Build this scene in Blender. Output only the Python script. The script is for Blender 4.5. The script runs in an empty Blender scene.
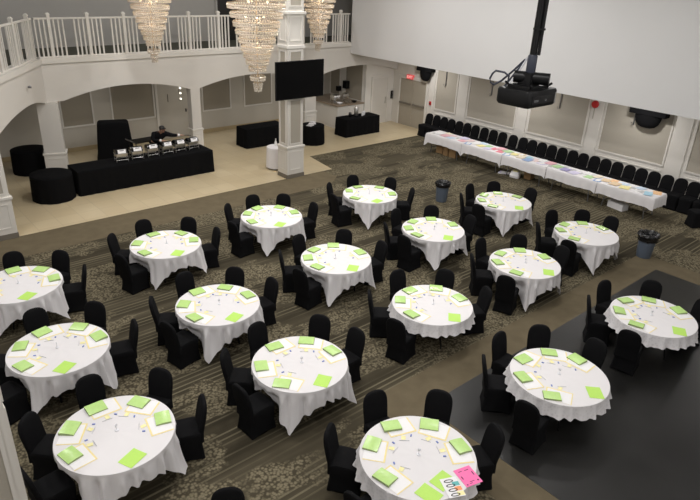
import bpy, bmesh, math, random
from mathutils import Vector, Matrix
R = random.Random(7)
S = bpy.context.scene
COL = S.collection
PI = math.pi

# ------------------------------------------------------------------ materials
def new_mat(name):
    m = bpy.data.materials.new(name); m.use_nodes = True
    nt = m.node_tree
    return m, nt, nt.nodes['Principled BSDF']

def mat(name, col, rough=.6, metal=0, spec=.5, noise=0, nscale=8, emit=None, estr=0, trans=0, bump=0):
    m, nt, b = new_mat(name)
    b.inputs['Base Color'].default_value = (*col, 1)
    b.inputs['Roughness'].default_value = rough
    b.inputs['Metallic'].default_value = metal
    b.inputs['Specular IOR Level'].default_value = spec
    if trans: b.inputs['Transmission Weight'].default_value = trans
    if emit:
        b.inputs['Emission Color'].default_value = (*emit, 1); b.inputs['Emission Strength'].default_value = estr
    if noise or bump:
        tc = nt.nodes.new('ShaderNodeTexCoord'); n = nt.nodes.new('ShaderNodeTexNoise')
        n.inputs['Scale'].default_value = nscale; n.inputs['Detail'].default_value = 3
        nt.links.new(tc.outputs['Object'], n.inputs['Vector'])
        if noise:
            mx = nt.nodes.new('ShaderNodeMix'); mx.data_type = 'RGBA'
            mx.inputs[6].default_value = (*[c*(1-noise) for c in col], 1)
            mx.inputs[7].default_value = (*[min(1, c*(1+noise)) for c in col], 1)
            nt.links.new(n.outputs['Fac'], mx.inputs[0]); nt.links.new(mx.outputs[2], b.inputs['Base Color'])
        if bump:
            bp = nt.nodes.new('ShaderNodeBump'); bp.inputs['Strength'].default_value = bump; bp.inputs['Distance'].default_value = .02
            nt.links.new(n.outputs['Fac'], bp.inputs['Height']); nt.links.new(bp.outputs['Normal'], b.inputs['Normal'])
    return m

M = {}
M['white_paint'] = mat('white_paint', (.70, .67, .62), .55, noise=.03, nscale=2)
M['face_paint'] = mat('face_paint', (.66, .63, .585), .6, noise=.03, nscale=1.2)
M['upper_white'] = mat('upper_white', (.69, .685, .685), .7, noise=.02, nscale=1)
M['beige_panel'] = mat('beige_panel', (.41, .375, .315), .85, noise=.06, nscale=40)
M['taupe_panel'] = mat('taupe_panel', (.32, .285, .225), .85, noise=.06, nscale=40)
M['grey_wall'] = mat('grey_wall', (.36, .35, .33), .75, noise=.04, nscale=3)
M['back_wall'] = mat('back_wall', (.52, .485, .42), .7, noise=.03, nscale=3)
M['door_beige'] = mat('door_beige', (.37, .33, .265), .5, noise=.03, nscale=4)
M['door_white'] = mat('door_white', (.64, .61, .56), .5, noise=.02, nscale=4)
M['painted_dark'] = mat('painted_dark', (.015, .014, .013), .7)
M['plinth'] = mat('plinth', (.17, .15, .12), .6, noise=.1)
M['tan_base'] = mat('tan_base', (.42, .33, .19), .5, noise=.06)
M['dark_carpet'] = mat('dark_carpet', (.045, .045, .03), .95, noise=.3, nscale=10)
M['ceiling'] = mat('ceiling', (.6, .58, .55), .9, noise=.02)
M['black_fabric'] = mat('black_fabric', (.0048, .0048, .0055), .85, spec=.13, bump=.3, nscale=7)
M['black_cloth'] = mat('black_cloth', (.0045, .0045, .005), .95, spec=.1, bump=.5, nscale=5)
M['black_plastic'] = mat('black_plastic', (.006, .006, .0065), .42, noise=.2, spec=.28)
M['black_gloss'] = mat('black_gloss', (.006, .006, .007), .12)
M['black_bag'] = mat('black_bag', (.008, .008, .009), .25, bump=1, nscale=14)
M['grey_metal'] = mat('grey_metal', (.25, .25, .26), .35, metal=.9, noise=.05)
M['steel'] = mat('steel', (.74, .73, .71), .34, metal=1, noise=.05)
M['gold'] = mat('gold', (.74, .60, .42), .3, metal=1, noise=.08)
M['cable'] = mat('cable', (.03, .035, .055), .5, noise=.1)
M['linen'] = mat('linen', (.735, .715, .725), .85, spec=.25, noise=.02, nscale=5)
M['table_wood'] = mat('table_wood', (.45, .36, .24), .6, noise=.1)
M['lime'] = mat('lime', (.47, .70, .23), .25, noise=.09, nscale=26)
M['lime_sheet'] = mat('lime_sheet', (.47, .75, .13), .6, noise=.05, nscale=30)
M['packet_edge'] = mat('packet_edge', (.28, .36, .15), .5, noise=.1, nscale=60)
M['paper'] = mat('paper', (.82, .81, .82), .7, noise=.03, nscale=30)
M['yellow_paper'] = mat('yellow_paper', (.85, .72, .34), .7, noise=.04, nscale=30)
M['pale_yellow'] = mat('pale_yellow', (.88, .82, .42), .7, noise=.03)
M['blue'] = mat('blue', (.14, .20, .50), .4, noise=.05)
M['pen_grey'] = mat('pen_grey', (.58, .58, .62), .35, noise=.05)
M['pink'] = mat('pink', (.9, .17, .42), .6, noise=.06, nscale=30)
M['teal'] = mat('teal', (.12, .45, .45), .6, noise=.05)
M['orange'] = mat('orange', (.85, .33, .14), .6, noise=.05)
M['bin_blue'] = mat('bin_blue', (.10, .125, .165), .5, noise=.06)
M['cardboard'] = mat('cardboard', (.30, .185, .085), .85, noise=.1, nscale=6)
M['red'] = mat('red', (.5, .02, .02), .35, noise=.05)
M['exit_face'] = mat('exit_face', (.75, .1, .1), .5, emit=(1, .12, .12), estr=.3)
M['exit_letter'] = mat('exit_letter', (.9, .5, .5), .5, emit=(1, .45, .42), estr=1.0)
M['granite'] = mat('granite', (.30, .23, .165), .3, noise=.25, nscale=50)
M['bulb'] = mat('bulb', (1, .8, .5), .5, emit=(1, .84, .64), estr=1.6)
M['skin'] = mat('skin', (.45, .26, .18), .55, noise=.05)
M['lip'] = mat('lip', (.30, .12, .09), .5)
M['hair'] = mat('hair', (.010, .008, .007), .6, noise=.1)
M['jacket'] = mat('jacket', (.006, .006, .007), .85, noise=.2, spec=.15)
M['glove'] = mat('glove', (.75, .74, .72), .6, noise=.02)
M['clear'] = mat('clear_plastic', (.72, .72, .76), .3, noise=.05)
M['screen'] = mat('tv_screen', (.003, .003, .0035), .3, spec=.12)
M['spot_white'] = mat('spot_white', (.9, .9, .85), .4, emit=(1, .93, .8), estr=2.0)

def lace():
    m, nt, b = new_mat('lace')
    tc = nt.nodes.new('ShaderNodeTexCoord'); v = nt.nodes.new('ShaderNodeTexVoronoi'); v.inputs['Scale'].default_value = 22
    n = nt.nodes.new('ShaderNodeTexNoise'); n.inputs['Scale'].default_value = 5
    nt.links.new(tc.outputs['Object'], v.inputs['Vector']); nt.links.new(tc.outputs['Object'], n.inputs['Vector'])
    cr = nt.nodes.new('ShaderNodeValToRGB'); cr.color_ramp.elements[0].position = .1; cr.color_ramp.elements[1].position = .55
    cr.color_ramp.elements[0].color = (.52, .50, .51, 1); cr.color_ramp.elements[1].color = (.735, .715, .725, 1)
    nt.links.new(v.outputs['Distance'], cr.inputs['Fac'])
    mx = nt.nodes.new('ShaderNodeMix'); mx.data_type = 'RGBA'; mx.inputs[7].default_value = (.72, .70, .71, 1)
    nt.links.new(n.outputs['Fac'], mx.inputs[0]); nt.links.new(cr.outputs['Color'], mx.inputs[6])
    nt.links.new(mx.outputs[2], b.inputs['Base Color']); b.inputs['Roughness'].default_value = .85
    return m
M['lace'] = lace()

def crystal():
    m, nt, b = new_mat('crystal')
    out = nt.nodes['Material Output']
    tr = nt.nodes.new('ShaderNodeBsdfTranslucent'); tr.inputs['Color'].default_value = (.95, .89, .80, 1)
    gl = nt.nodes.new('ShaderNodeBsdfGlossy'); gl.inputs['Roughness'].default_value = .15; gl.inputs['Color'].default_value = (1, .95, .88, 1)
    df = nt.nodes.new('ShaderNodeBsdfDiffuse'); df.inputs['Color'].default_value = (.8, .75, .68, 1)
    a = nt.nodes.new('ShaderNodeMixShader'); a.inputs[0].default_value = .5
    c = nt.nodes.new('ShaderNodeMixShader'); c.inputs[0].default_value = .2
    nt.links.new(tr.outputs[0], a.inputs[1]); nt.links.new(df.outputs[0], a.inputs[2])
    nt.links.new(a.outputs[0], c.inputs[1]); nt.links.new(gl.outputs[0], c.inputs[2]); nt.links.new(c.outputs[0], out.inputs['Surface'])
    return m
M['crystal'] = crystal()

def node(nt, t, **k):
    n = nt.nodes.new(t)
    for a, v in k.items(): setattr(n, a, v)
    return n
def math_node(nt, op, a, b=None):
    n = node(nt, 'ShaderNodeMath', operation=op)
    for i, v in enumerate((a, b)):
        if v is None: continue
        if isinstance(v, (int, float)): n.inputs[i].default_value = v
        else: nt.links.new(v, n.inputs[i])
    return n.outputs[0]
def mix_col(nt, f, a, b):
    n = node(nt, 'ShaderNodeMix', data_type='RGBA')
    if isinstance(f, (int, float)): n.inputs[0].default_value = f
    else: nt.links.new(f, n.inputs[0])
    for i, v in ((6, a), (7, b)):
        if isinstance(v, tuple): n.inputs[i].default_value = (*v, 1)
        else: nt.links.new(v, n.inputs[i])
    return n.outputs[2]
def ramp(nt, f, pts):
    n = node(nt, 'ShaderNodeValToRGB'); cr = n.color_ramp
    while len(cr.elements) < len(pts): cr.elements.new(.5)
    for e, (p, c) in zip(cr.elements, pts):
        e.position = p; e.color = (*c, 1) if isinstance(c, tuple) else (c, c, c, 1)
    nt.links.new(f, n.inputs[0]); return n.outputs[0]

def carpet():
    m, nt, b = new_mat('patterned_carpet')
    tc = node(nt, 'ShaderNodeTexCoord'); L = nt.links
    sep = node(nt, 'ShaderNodeSeparateXYZ'); L.new(tc.outputs['Object'], sep.inputs[0])
    X, Y = sep.outputs[0], sep.outputs[1]
    def nz(sx, sy, sc, det=3, off=0):
        mp = node(nt, 'ShaderNodeMapping'); mp.inputs['Scale'].default_value = (sx, sy, 1); mp.inputs['Location'].default_value = (off, off*.7, off)
        L.new(tc.outputs['Object'], mp.inputs[0]); n = node(nt, 'ShaderNodeTexNoise'); n.inputs['Scale'].default_value = sc; n.inputs['Detail'].default_value = det
        L.new(mp.outputs[0], n.inputs['Vector']); return n.outputs['Fac']
    # pin stripes running along X
    fr = math_node(nt, 'FRACT', math_node(nt, 'MULTIPLY', Y, 9.0))
    line = math_node(nt, 'LESS_THAN', fr, .30)
    sm = ramp(nt, nz(.12, 1.6, 2.2, 2, 3), [(.40, 0), (.56, 1)])
    stripe = math_node(nt, 'MULTIPLY', line, sm)
    band = ramp(nt, nz(.10, 2.2, 1.5, 2, 9), [(.35, (.034, .0285, .018)), (.65, (.082, .069, .045))])
    c1 = mix_col(nt, stripe, band, (.172, .149, .098))
    # flower clusters
    vo = node(nt, 'ShaderNodeTexVoronoi'); vo.inputs['Scale'].default_value = 23; L.new(tc.outputs['Object'], vo.inputs['Vector'])
    fl = ramp(nt, vo.outputs['Distance'], [(.0, (.25, .218, .146)), (.40, (.19, .162, .106)), (.70, (.060, .050, .032))])
    mask = ramp(nt, nz(.6, 1.0, 1.0, 6, 1), [(.475, 0), (.51, 1)])
    mask2 = ramp(nt, nz(.4, 1.3, 3.2, 3, 5), [(.36, .25), (.44, 1)])
    mk = math_node(nt, 'MULTIPLY', mask, mask2)
    c2 = mix_col(nt, mk, c1, fl)
    fine = nz(1, 1, 60, 2)
    c3 = mix_col(nt, math_node(nt, 'MULTIPLY', fine, .35), c2, (.06, .052, .036))
    L.new(c3, b.inputs['Base Color']); b.inputs['Roughness'].default_value = .97; b.inputs['Specular IOR Level'].default_value = .1
    return m
M['carpet'] = carpet()
M['plain_carpet'] = mat('plain_carpet', (.132, .107, .068), .97, spec=.1, noise=.22, nscale=3.5)

def tile():
    m, nt, b = new_mat('stone_tile'); L = nt.links
    tc = node(nt, 'ShaderNodeTexCoord')
    br = node(nt, 'ShaderNodeTexBrick'); br.offset = 0; br.inputs['Scale'].default_value = 1
    br.inputs['Brick Width'].default_value = .6; br.inputs['Row Height'].default_value = .6; br.inputs['Mortar Size'].default_value = .006
    br.inputs['Color1'].default_value = (.57, .465, .295, 1); br.inputs['Color2'].default_value = (.62, .52, .345, 1); br.inputs['Mortar'].default_value = (.44, .365, .245, 1)
    L.new(tc.outputs['Object'], br.inputs['Vector'])
    n = node(nt, 'ShaderNodeTexNoise'); n.inputs['Scale'].default_value = 1.6; n.inputs['Detail'].default_value = 5; L.new(tc.outputs['Object'], n.inputs['Vector'])
    c = mix_col(nt, math_node(nt, 'MULTIPLY', n.outputs['Fac'], .5), br.outputs['Color'], (.42, .335, .21))
    L.new(c, b.inputs['Base Color']); b.inputs['Roughness'].default_value = .32
    return m
M['tile'] = tile()

def dance():
    m, nt, b = new_mat('black_dance_floor'); L = nt.links
    tc = node(nt, 'ShaderNodeTexCoord'); n = node(nt, 'ShaderNodeTexNoise'); n.inputs['Scale'].default_value = .8; n.inputs['Detail'].default_value = 5
    L.new(tc.outputs['Object'], n.inputs['Vector'])
    L.new(ramp(nt, n.outputs['Fac'], [(.3, (.0105, .0102, .0098)), (.7, (.0175, .017, .0162))]), b.inputs['Base Color'])
    L.new(ramp(nt, n.outputs['Fac'], [(.3, .28), (.7, .40)]), b.inputs['Roughness']); b.inputs['Specular IOR Level'].default_value = .45
    return m
M['dance'] = dance()

# ------------------------------------------------------------------ mesh builder
class MB:
    def __init__(s): s.v = []; s.f = []; s.m = []
    def add(s, vs, fs, mi=0):
        o = len(s.v); s.v += [tuple(v) for v in vs]
        for f in fs: s.f.append(tuple(i+o for i in f)); s.m.append(mi)
        return s
    def box(s, x0, x1, y0, y1, z0, z1, mi=0):
        vs = [(x, y, z) for z in (z0, z1) for y in (y0, y1) for x in (x0, x1)]
        return s.add(vs, [(0, 2, 3, 1), (4, 5, 7, 6), (0, 1, 5, 4), (2, 6, 7, 3), (0, 4, 6, 2), (1, 3, 7, 5)], mi)
    def obox(s, c, sx, sy, sz, rz=0, mi=0, tilt=0):
        mt = Matrix.Translation(c) @ Matrix.Rotation(rz, 4, 'Z') @ Matrix.Rotation(tilt, 4, 'X')
        vs = [mt @ Vector((x*sx/2, y*sy/2, z*sz/2)) for z in (-1, 1) for y in (-1, 1) for x in (-1, 1)]
        return s.add(vs, [(0, 2, 3, 1), (4, 5, 7, 6), (0, 1, 5, 4), (2, 6, 7, 3), (0, 4, 6, 2), (1, 3, 7, 5)], mi)
    def loft(s, rings, cap0=True, cap1=True, mi=0, close=True):
        n = len(rings[0]); vs = [p for r in rings for p in r]; fs = []
        for i in range(len(rings)-1):
            for j in range(n if close else n-1):
                k = (j+1) % n
                fs.append((i*n+j, i*n+k, (i+1)*n+k, (i+1)*n+j))
        if cap0: fs.append(tuple(range(n-1, -1, -1)))
        if cap1: fs.append(tuple((len(rings)-1)*n+j for j in range(n)))
        return s.add(vs, fs, mi)
    def tube(s, path, r, n=8, mi=0):
        path = [Vector(p) for p in path]; rings = []
        rr = r if isinstance(r, (list, tuple)) else [r]*len(path)
        up = Vector((0, 0, 1))
        for i, p in enumerate(path):
            t = (path[min(i+1, len(path)-1)] - path[max(i-1, 0)]).normalized()
            a = t.cross(up)
            if a.length < .05: a = t.cross(Vector((1, 0, 0)))
            a.normalize(); b2 = a.cross(t).normalized()
            rings.append([p + (a*math.cos(q)+b2*math.sin(q))*rr[i] for q in [2*PI*k/n for k in range(n)]])
        return s.loft(rings, mi=mi)
    def lathe(s, prof, n=24, c=(0, 0, 0), mi=0, cap0=True, cap1=True):
        rings = [[(c[0]+r*math.cos(2*PI*k/n), c[1]+r*math.sin(2*PI*k/n), c[2]+z) for k in range(n)] for r, z in prof]
        return s.loft(rings, cap0, cap1, mi)
    def ball(s, c, r, n=8, m=6, mi=0):
        rx, ry, rz = r if isinstance(r, tuple) else (r, r, r)
        rings = [[(c[0]+rx*math.sin(PI*i/m)*math.cos(2*PI*k/n), c[1]+ry*math.sin(PI*i/m)*math.sin(2*PI*k/n), c[2]-rz*math.cos(PI*i/m)) for k in range(n)] for i in range(1, m)]
        return s.loft(rings, mi=mi)
    def prism(s, pts, z0, z1, mi=0):
        return s.loft([[(x, y, z0) for x, y in pts], [(x, y, z1) for x, y in pts]], mi=mi)
    def mesh(s, name, mats, smooth=35, bev=0):
        me = bpy.data.meshes.new(name)
        me.from_pydata(s.v, [], s.f); me.update()
        for mt in (mats if isinstance(mats, (list, tuple)) else [mats]): me.materials.append(M[mt] if isinstance(mt, str) else mt)
        me.polygons.foreach_set('material_index', s.m)
        bm = bmesh.new(); bm.from_mesh(me)
        bmesh.ops.recalc_face_normals(bm, faces=bm.faces)
        if bev:
            es = [e for e in bm.edges if len(e.link_faces) == 2 and e.calc_face_angle(0) > .6]
            bmesh.ops.bevel(bm, geom=es, offset=bev, segments=2, affect='EDGES', profile=.6)
        bm.to_mesh(me); bm.free()
        if smooth:
            me.polygons.foreach_set('use_smooth', [True]*len(me.polygons))
            me.set_sharp_from_angle(angle=math.radians(smooth))
        return me
    def obj(s, name, mats, parent=None, smooth=35, bev=0):
        return put(name, s.mesh(name, mats, smooth, bev), parent)

def put(name, me, parent=None, loc=None, rz=None):
    o = bpy.data.objects.new(name, me); COL.objects.link(o)
    if parent: o.parent = parent
    if loc is not None: o.location = loc
    if rz is not None: o.rotation_euler = (0, 0, rz)
    return o
def tag(o, label, cat, group=None):
    o['label'] = label; o['category'] = cat
    if group: o['group'] = group
    return o
def thing(name, label, cat, loc=(0, 0, 0), rz=0, group=None):
    o = put(name, None, None, loc, rz); o.empty_display_size = .1
    return tag(o, label, cat, group)
def struct(o, label=None, cat=None):
    o['kind'] = 'structure'
    if label: tag(o, label, cat)
    return o

def rrect(hx, hy, r, n=4):
    pts = []
    for cx, cy, a0 in ((hx-r, hy-r, 0), (-hx+r, hy-r, 90), (-hx+r, -hy+r, 180), (hx-r, -hy+r, 270)):
        for k in range(n+1):
            a = math.radians(a0+90*k/n); pts.append((cx+r*math.cos(a), cy+r*math.sin(a)))
    return pts

ORD = ['first', 'second', 'third', 'fourth', 'fifth', 'sixth', 'seventh', 'eighth', 'ninth', 'tenth', 'eleventh', 'twelfth', 'thirteenth', 'fourteenth', 'fifteenth', 'sixteenth', 'seventeenth', 'eighteenth', 'nineteenth']
ORD += ['twentieth'] + ['twenty-'+o for o in ORD[:9]] + ['thirtieth'] + ['thirty-'+o for o in ORD[:9]] + ['fortieth'] + ['forty-'+o for o in ORD[:9]] + ['fiftieth'] + ['fifty-'+o for o in ORD[:9]]

# ------------------------------------------------------------------ the setting
CZ = 8.0           # ceiling height
WA = 20.6          # right wall plane
FB = 20.2          # arcade face plane
BB = 22.9          # back wall plane
X0, Y0 = -4.0, -4.0

b = MB(); b.box(X0, WA, Y0, BB, -.12, 0); struct(b.obj('floor', 'carpet'), 'dark patterned hall carpet with stripes and flower clusters', 'floor')
# plain tan carpet bands, tile and dance floor lie as thin flush layers
b = MB()
b.prism([(X0, 14.75), (12.3, 14.75), (13.0, 15.3), (13.0, 16.05), (X0, 16.05)], 0, .003)
struct(b.obj('floor_border', 'plain_carpet', smooth=0), 'plain tan carpet band along the tile edge', 'floor')
b = MB()
b.box(5.75, 15.65, 5.08, 5.78, 0, .003); b.box(5.75, 6.43, Y0, 5.08, 0, .003); b.box(14.95, 15.65, Y0, 5.08, 0, .003)
struct(b.obj('floor_surround', 'plain_carpet', smooth=0), 'plain tan carpet border around the black dance floor', 'floor')
b = MB(); b.box(6.43, 14.95, Y0, 5.08, 0, .006)
struct(b.obj('floor_dance', 'dance', smooth=0), 'glossy black dance floor', 'floor')
b = MB(); b.prism([(X0, 16.05), (13.4, 16.05), (13.7, 17.75), (WA, 17.75), (WA, BB), (X0, BB)], 0, .005)
struct(b.obj('floor_tile', 'tile', smooth=0), 'cream stone tile floor under the arcade', 'floor')

b = MB(); b.box(X0, WA, Y0, BB, CZ, CZ+.15); struct(b.obj('ceiling', 'ceiling'))
b = MB(); b.box(X0-.2, X0, Y0, BB, 0, CZ); struct(b.obj('wall_left', 'upper_white'))
b = MB(); b.box(X0, WA, Y0-.2, Y0, 0, CZ); struct(b.obj('wall_near', 'upper_white'))
b = MB(); b.box(X0, WA+.2, BB, BB+.2, 0, 3.4); wb = struct(b.obj('wall_back', 'back_wall'))
b = MB(); b.box(X0, WA+.2, BB, BB+.2, 3.4, CZ); wu = struct(b.obj('wall_back_upper', 'grey_wall'))
b = MB(); b.box(WA, WA+.2, Y0, BB, 0, CZ); wr = struct(b.obj('wall_right', 'white_paint'), 'white panelled side wall with beige inset panels', 'wall')
b = MB(); b.box(17.7, WA-.001, Y0, FB-.002, 3.27, CZ-.001); struct(b.obj('wall_upper_right', 'upper_white'), 'large blank white upper wall overhanging the panelled wall', 'wall')

# right wall panels, frames, pilasters, rail
def panel(parent, axis, plane, s0, s1, z0, z1, m='beige_panel', fr=.055, out=-1):
    """inset panel with a raised frame, on plane x=plane ('x') or y=plane ('y'), facing -axis"""
    p = MB(); f = MB()
    def bx(mb, a0, a1, c0, c1, d):
        if axis == 'x': mb.box(plane-d, plane+.01, a0, a1, c0, c1)
        else: mb.box(a0, a1, plane-d, plane+.01, c0, c1)
    bx(p, s0, s1, z0, z1, .006)
    bx(f, s0-fr, s0, z0-fr, z1+fr, .03); bx(f, s1, s1+fr, z0-fr, z1+fr, .03); bx(f, s0, s1, z0-fr, z0, .03); bx(f, s0, s1, z1, z1+fr, .03)
    p.obj('wall_panel', m, parent, 0); f.obj('panel_frame', 'white_paint', parent, 0)
for s0, s1 in ((16.62, 17.72), (13.6, 15.92), (10.65, 12.92), (7.72, 9.98), (4.7, 6.95), (1.7, 3.95)):
    panel(wr, 'x', WA, s0, s1, 1.1, 3.15)
for s0, s1 in ((16.02, 16.5), (13.05, 13.46), (10.1, 10.52), (7.1, 7.6), (4.1, 4.55), (17.82, 18.1)):
    p = MB(); p.box(WA-.035, WA+.01, s0, s1, 0, 3.27); p.obj('pilaster', 'white_paint', wr, 0)
for s0, s1 in ((-2, 1.3), (1.7, 3.95), (4.7, 6.95), (7.72, 9.98), (10.65, 12.92), (13.6, 15.92), (16.62, 17.72)):
    panel(wr, 'x', WA, s0+.02, s1-.02, .22, .86, 'white_paint', .03)
b = MB(); b.box(WA-.02, WA, Y0, 18.2, 0.0, .14); struct(b.obj('baseboard_right', 'white_paint', smooth=0))
b = MB(); b.box(X0, 18.86, BB-.02, BB, .0, .16); struct(b.obj('baseboard_back', 'tan_base', smooth=0))
# back wall panels under the arcade
for s0, s1 in ((6.55, 7.6), (8.36, 9.96), (12.1, 13.36), (14.1, 15.45), (16.4, 18.4), (3.2, 4.4), (1.2, 2.6)):
    panel(wb, 'y', BB, s0, s1, .95, 2.9, 'taupe_panel')

# right-hand closet block under the arcade with the white door
b = MB(); b.box(18.86, WA-.002, FB+.2, BB-.002, .005, 3.28); wc = struct(b.obj('wall_closet', 'white_paint'), 'white closet wall block beside the bar counter', 'wall')
panel(wc, 'x', 18.86, FB+.42, 21.75, 1.08, 2.9, 'taupe_panel')
panel(wc, 'x', 18.86, 22.2, 22.85, 1.08, 2.9, 'taupe_panel')
b = MB(); b.box(19.3, 20.2, FB+.165, FB+.2, .005, 2.07)
d = struct(b.obj('door_1', 'door_white', smooth=0), 'plain white single door under the right end of the arcade', 'door')
f = MB(); f.box(19.2, 19.3, FB+.15, FB+.2, .005, 2.17); f.box(20.2, 20.3, FB+.15, FB+.2, .005, 2.17); f.box(19.3, 20.2, FB+.15, FB+.2, 2.07, 2.17)
f.obj('door_frame', 'white_paint', d, 0)
h = MB(); h.box(20.08, 20.12, FB+.12, FB+.166, .9, 1.2); h.obj('door_handle', 'steel', d, 0)

# double doors in the right wall
d = struct(put('door_2', None, None, (WA, 19.1, 0)), 'pair of beige double doors with dark panic bars', 'door')
for k, (y0, y1) in enumerate(((.01, .8), (-.8, -.01))):
    p = MB(); p.box(-.02, .01, y0, y1, .008, 2.1); lf = p.obj('door_leaf', 'door_beige', d, 0)
    q = MB(); q.box(-.10, -.06, y0+.05, y1-.05, .98, 1.06); q.box(-.06, -.02, y0+.05, y0+.13, .97, 1.07); q.box(-.06, -.02, y1-.13, y1-.05, .97, 1.07)
    q.obj('panic_bar', 'plinth', lf, 0)
f = MB(); f.box(-.05, .01, .8, .92, 0.006, 2.22); f.box(-.05, .01, -.92, -.8, 0.006, 2.22); f.box(-.05, .01, -.8, .8, 2.1, 2.22); f.obj('door_frame', 'white_paint', d, 0)
e = MB(); e.box(-.018, .012, -.8, .8, 2.07, 2.1); e.obj('door_shadow_gap', 'plinth', d, 0)
# exit sign
t = thing('exit_sign', 'red lit exit sign above the beige double doors', 'sign', (WA-.06, 19.3, 2.12))
e = MB(); e.box(-.03, .055, -.2, .2, 0, .19); e.obj('sign_box', 'exit_face', t, 0)
def text(body, size, parent, loc, rot, m, name='lettering', ext=.002, align='CENTER'):
    c = bpy.data.curves.new(name, 'FONT'); c.body = body; c.size = size; c.extrude = ext; c.align_x = align; c.align_y = 'CENTER'
    o = bpy.data.objects.new(name, c); COL.objects.link(o); o.data.materials.append(M[m]); o.parent = parent
    bpy.context.view_layer.update()
    me = bpy.data.meshes.new_from_object(o.evaluated_get(bpy.context.evaluated_depsgraph_get()))
    bpy.data.objects.remove(o); o = put(name, me, parent)
    o.location = loc; o.rotation_euler = rot; return o
text('EXIT', .17, t, (-.034, 0, .095), (PI/2, 0, -PI/2), 'exit_letter')
# wall devices
t = thing('fire_alarm', 'round red fire alarm bell high on a white pilaster', 'alarm', (WA-.035, 10.4, 2.6))
e = MB(); e.loft([[(-x, r*math.cos(a), r*math.sin(a)) for a in [2*PI*k/20 for k in range(20)]] for x, r in ((-.035, .13), (.05, .13), (.09, .1), (.1, .04))]); e.obj('bell', 'red', t)
e = MB(); e.box(-.015, .0, -.012, .012, -.5, -.13); e.obj('conduit', 'beige_panel', t, 0)
for k, (y, z0, z1, lab) in enumerate(((17.23, 2.15, 2.9, 'first wall panel from the double doors'), (14.82, 2.15, 2.9, 'second wall panel from the double doors'), (11.75, 2.2, 2.75, 'third wall panel behind the projector'), (8.95, 2.2, 2.6, 'fourth wall panel beside the near speaker'))):
    t = thing('wall_bracket', 'thin grey bracket strip on the '+lab, 'bracket', (WA-.006, y, z0), group='wall bracket strips')
    e = MB(); e.box(-.03, 0, -.02, .02, 0, z1-z0); e.obj('strip', 'grey_metal', t, 0)
    e = MB(); e.tube([(-.03, 0, .02), (-.09, .02, -.02), (-.1, .05, .03), (-.06, .06, .07)], .01); e.obj('hook', 'grey_metal', t)
t = thing('pull_station', 'small dark red fire pull box right of the double doors', 'alarm', (WA-.04, 17.98, 1.2))
e = MB(); e.box(-.04, .035, -.05, .05, 0, .16); e.obj('box_body', 'red', t, 0, .005); e = MB(); e.box(-.055, -.04, -.035, .035, .05, .09); e.obj('pull_lever', 'black_plastic', t, 0)
t = thing('wall_phone', 'dark wall phone on the white strip left of the double doors', 'phone', (20.52, FB+.2, 1.08))
e = MB(); e.box(-.06, .06, -.06, 0, 0, .36); e.obj('phone_body', 'black_plastic', t, 0, .01); e = MB(); e.tube([(-.02, -.08, .04), (-.02, -.1, .1), (-.02, -.1, .26), (-.02, -.08, .32)], .02); e.obj('handset', 'grey_metal', t)

# speakers under the overhang
def wall_speaker(y0, y1, lab):
    t = thing('wall_speaker', lab, 'speaker', (WA-.035, (y0+y1)/2, 2.2), group='black speakers under the white overhang')
    w = (y1-y0)/2
    e = MB(); e.box(-.32, 0, -w, w, .42, .9); e.obj('cabinet', 'black_fabric', t, 0, .02)
    e = MB(); prof = [(w*.74, .43), (w*.72, .30), (w*.62, .15), (w*.46, .05), (w*.25, .01), (w*.05, .0)]
    e.loft([[(-.16+.15*math.cos(a)*(r/(w*.74)), r*math.sin(a), z) for a in [2*PI*k/24 for k in range(24)]] for r, z in prof]); e.obj('horn', 'black_fabric', t)
    e = MB(); e.box(-.24, -.16, -.03, .03, .9, 1.066); e.obj('mount_arm', 'black_plastic', t, 0)
wall_speaker(17.85, 18.7, 'black speaker hanging over the right edge of the double doors')
wall_speaker(7.85, 9.05, 'larger black speaker hanging over the wall panel near the bin')
# small speakers on the closet side wall
for y, z, w, h, lab in ((21.6, 1.5, .26, .34, 'larger black box speaker on the taupe panel above the bar'), (22.12, 1.3, .16, .22, 'smaller black box speaker on the wall above the bar')):
    t = thing('box_speaker', lab, 'speaker', (18.83, y, z)); e = MB(); e.box(-.2, 0, -w/2, w/2, 0, h); e.obj('cabinet', 'black_plastic', t, 0, .01)
    e = MB(); e.box(-.21, -.2, -w/2+.02, w/2-.02, .02, h-.02); e.obj('speaker_cloth', 'black_fabric', t, 0); e = MB(); e.box(0, .03, -.03, .03, h*.4, h*.6); e.obj('bracket', 'black_plastic', t, 0)

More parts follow.
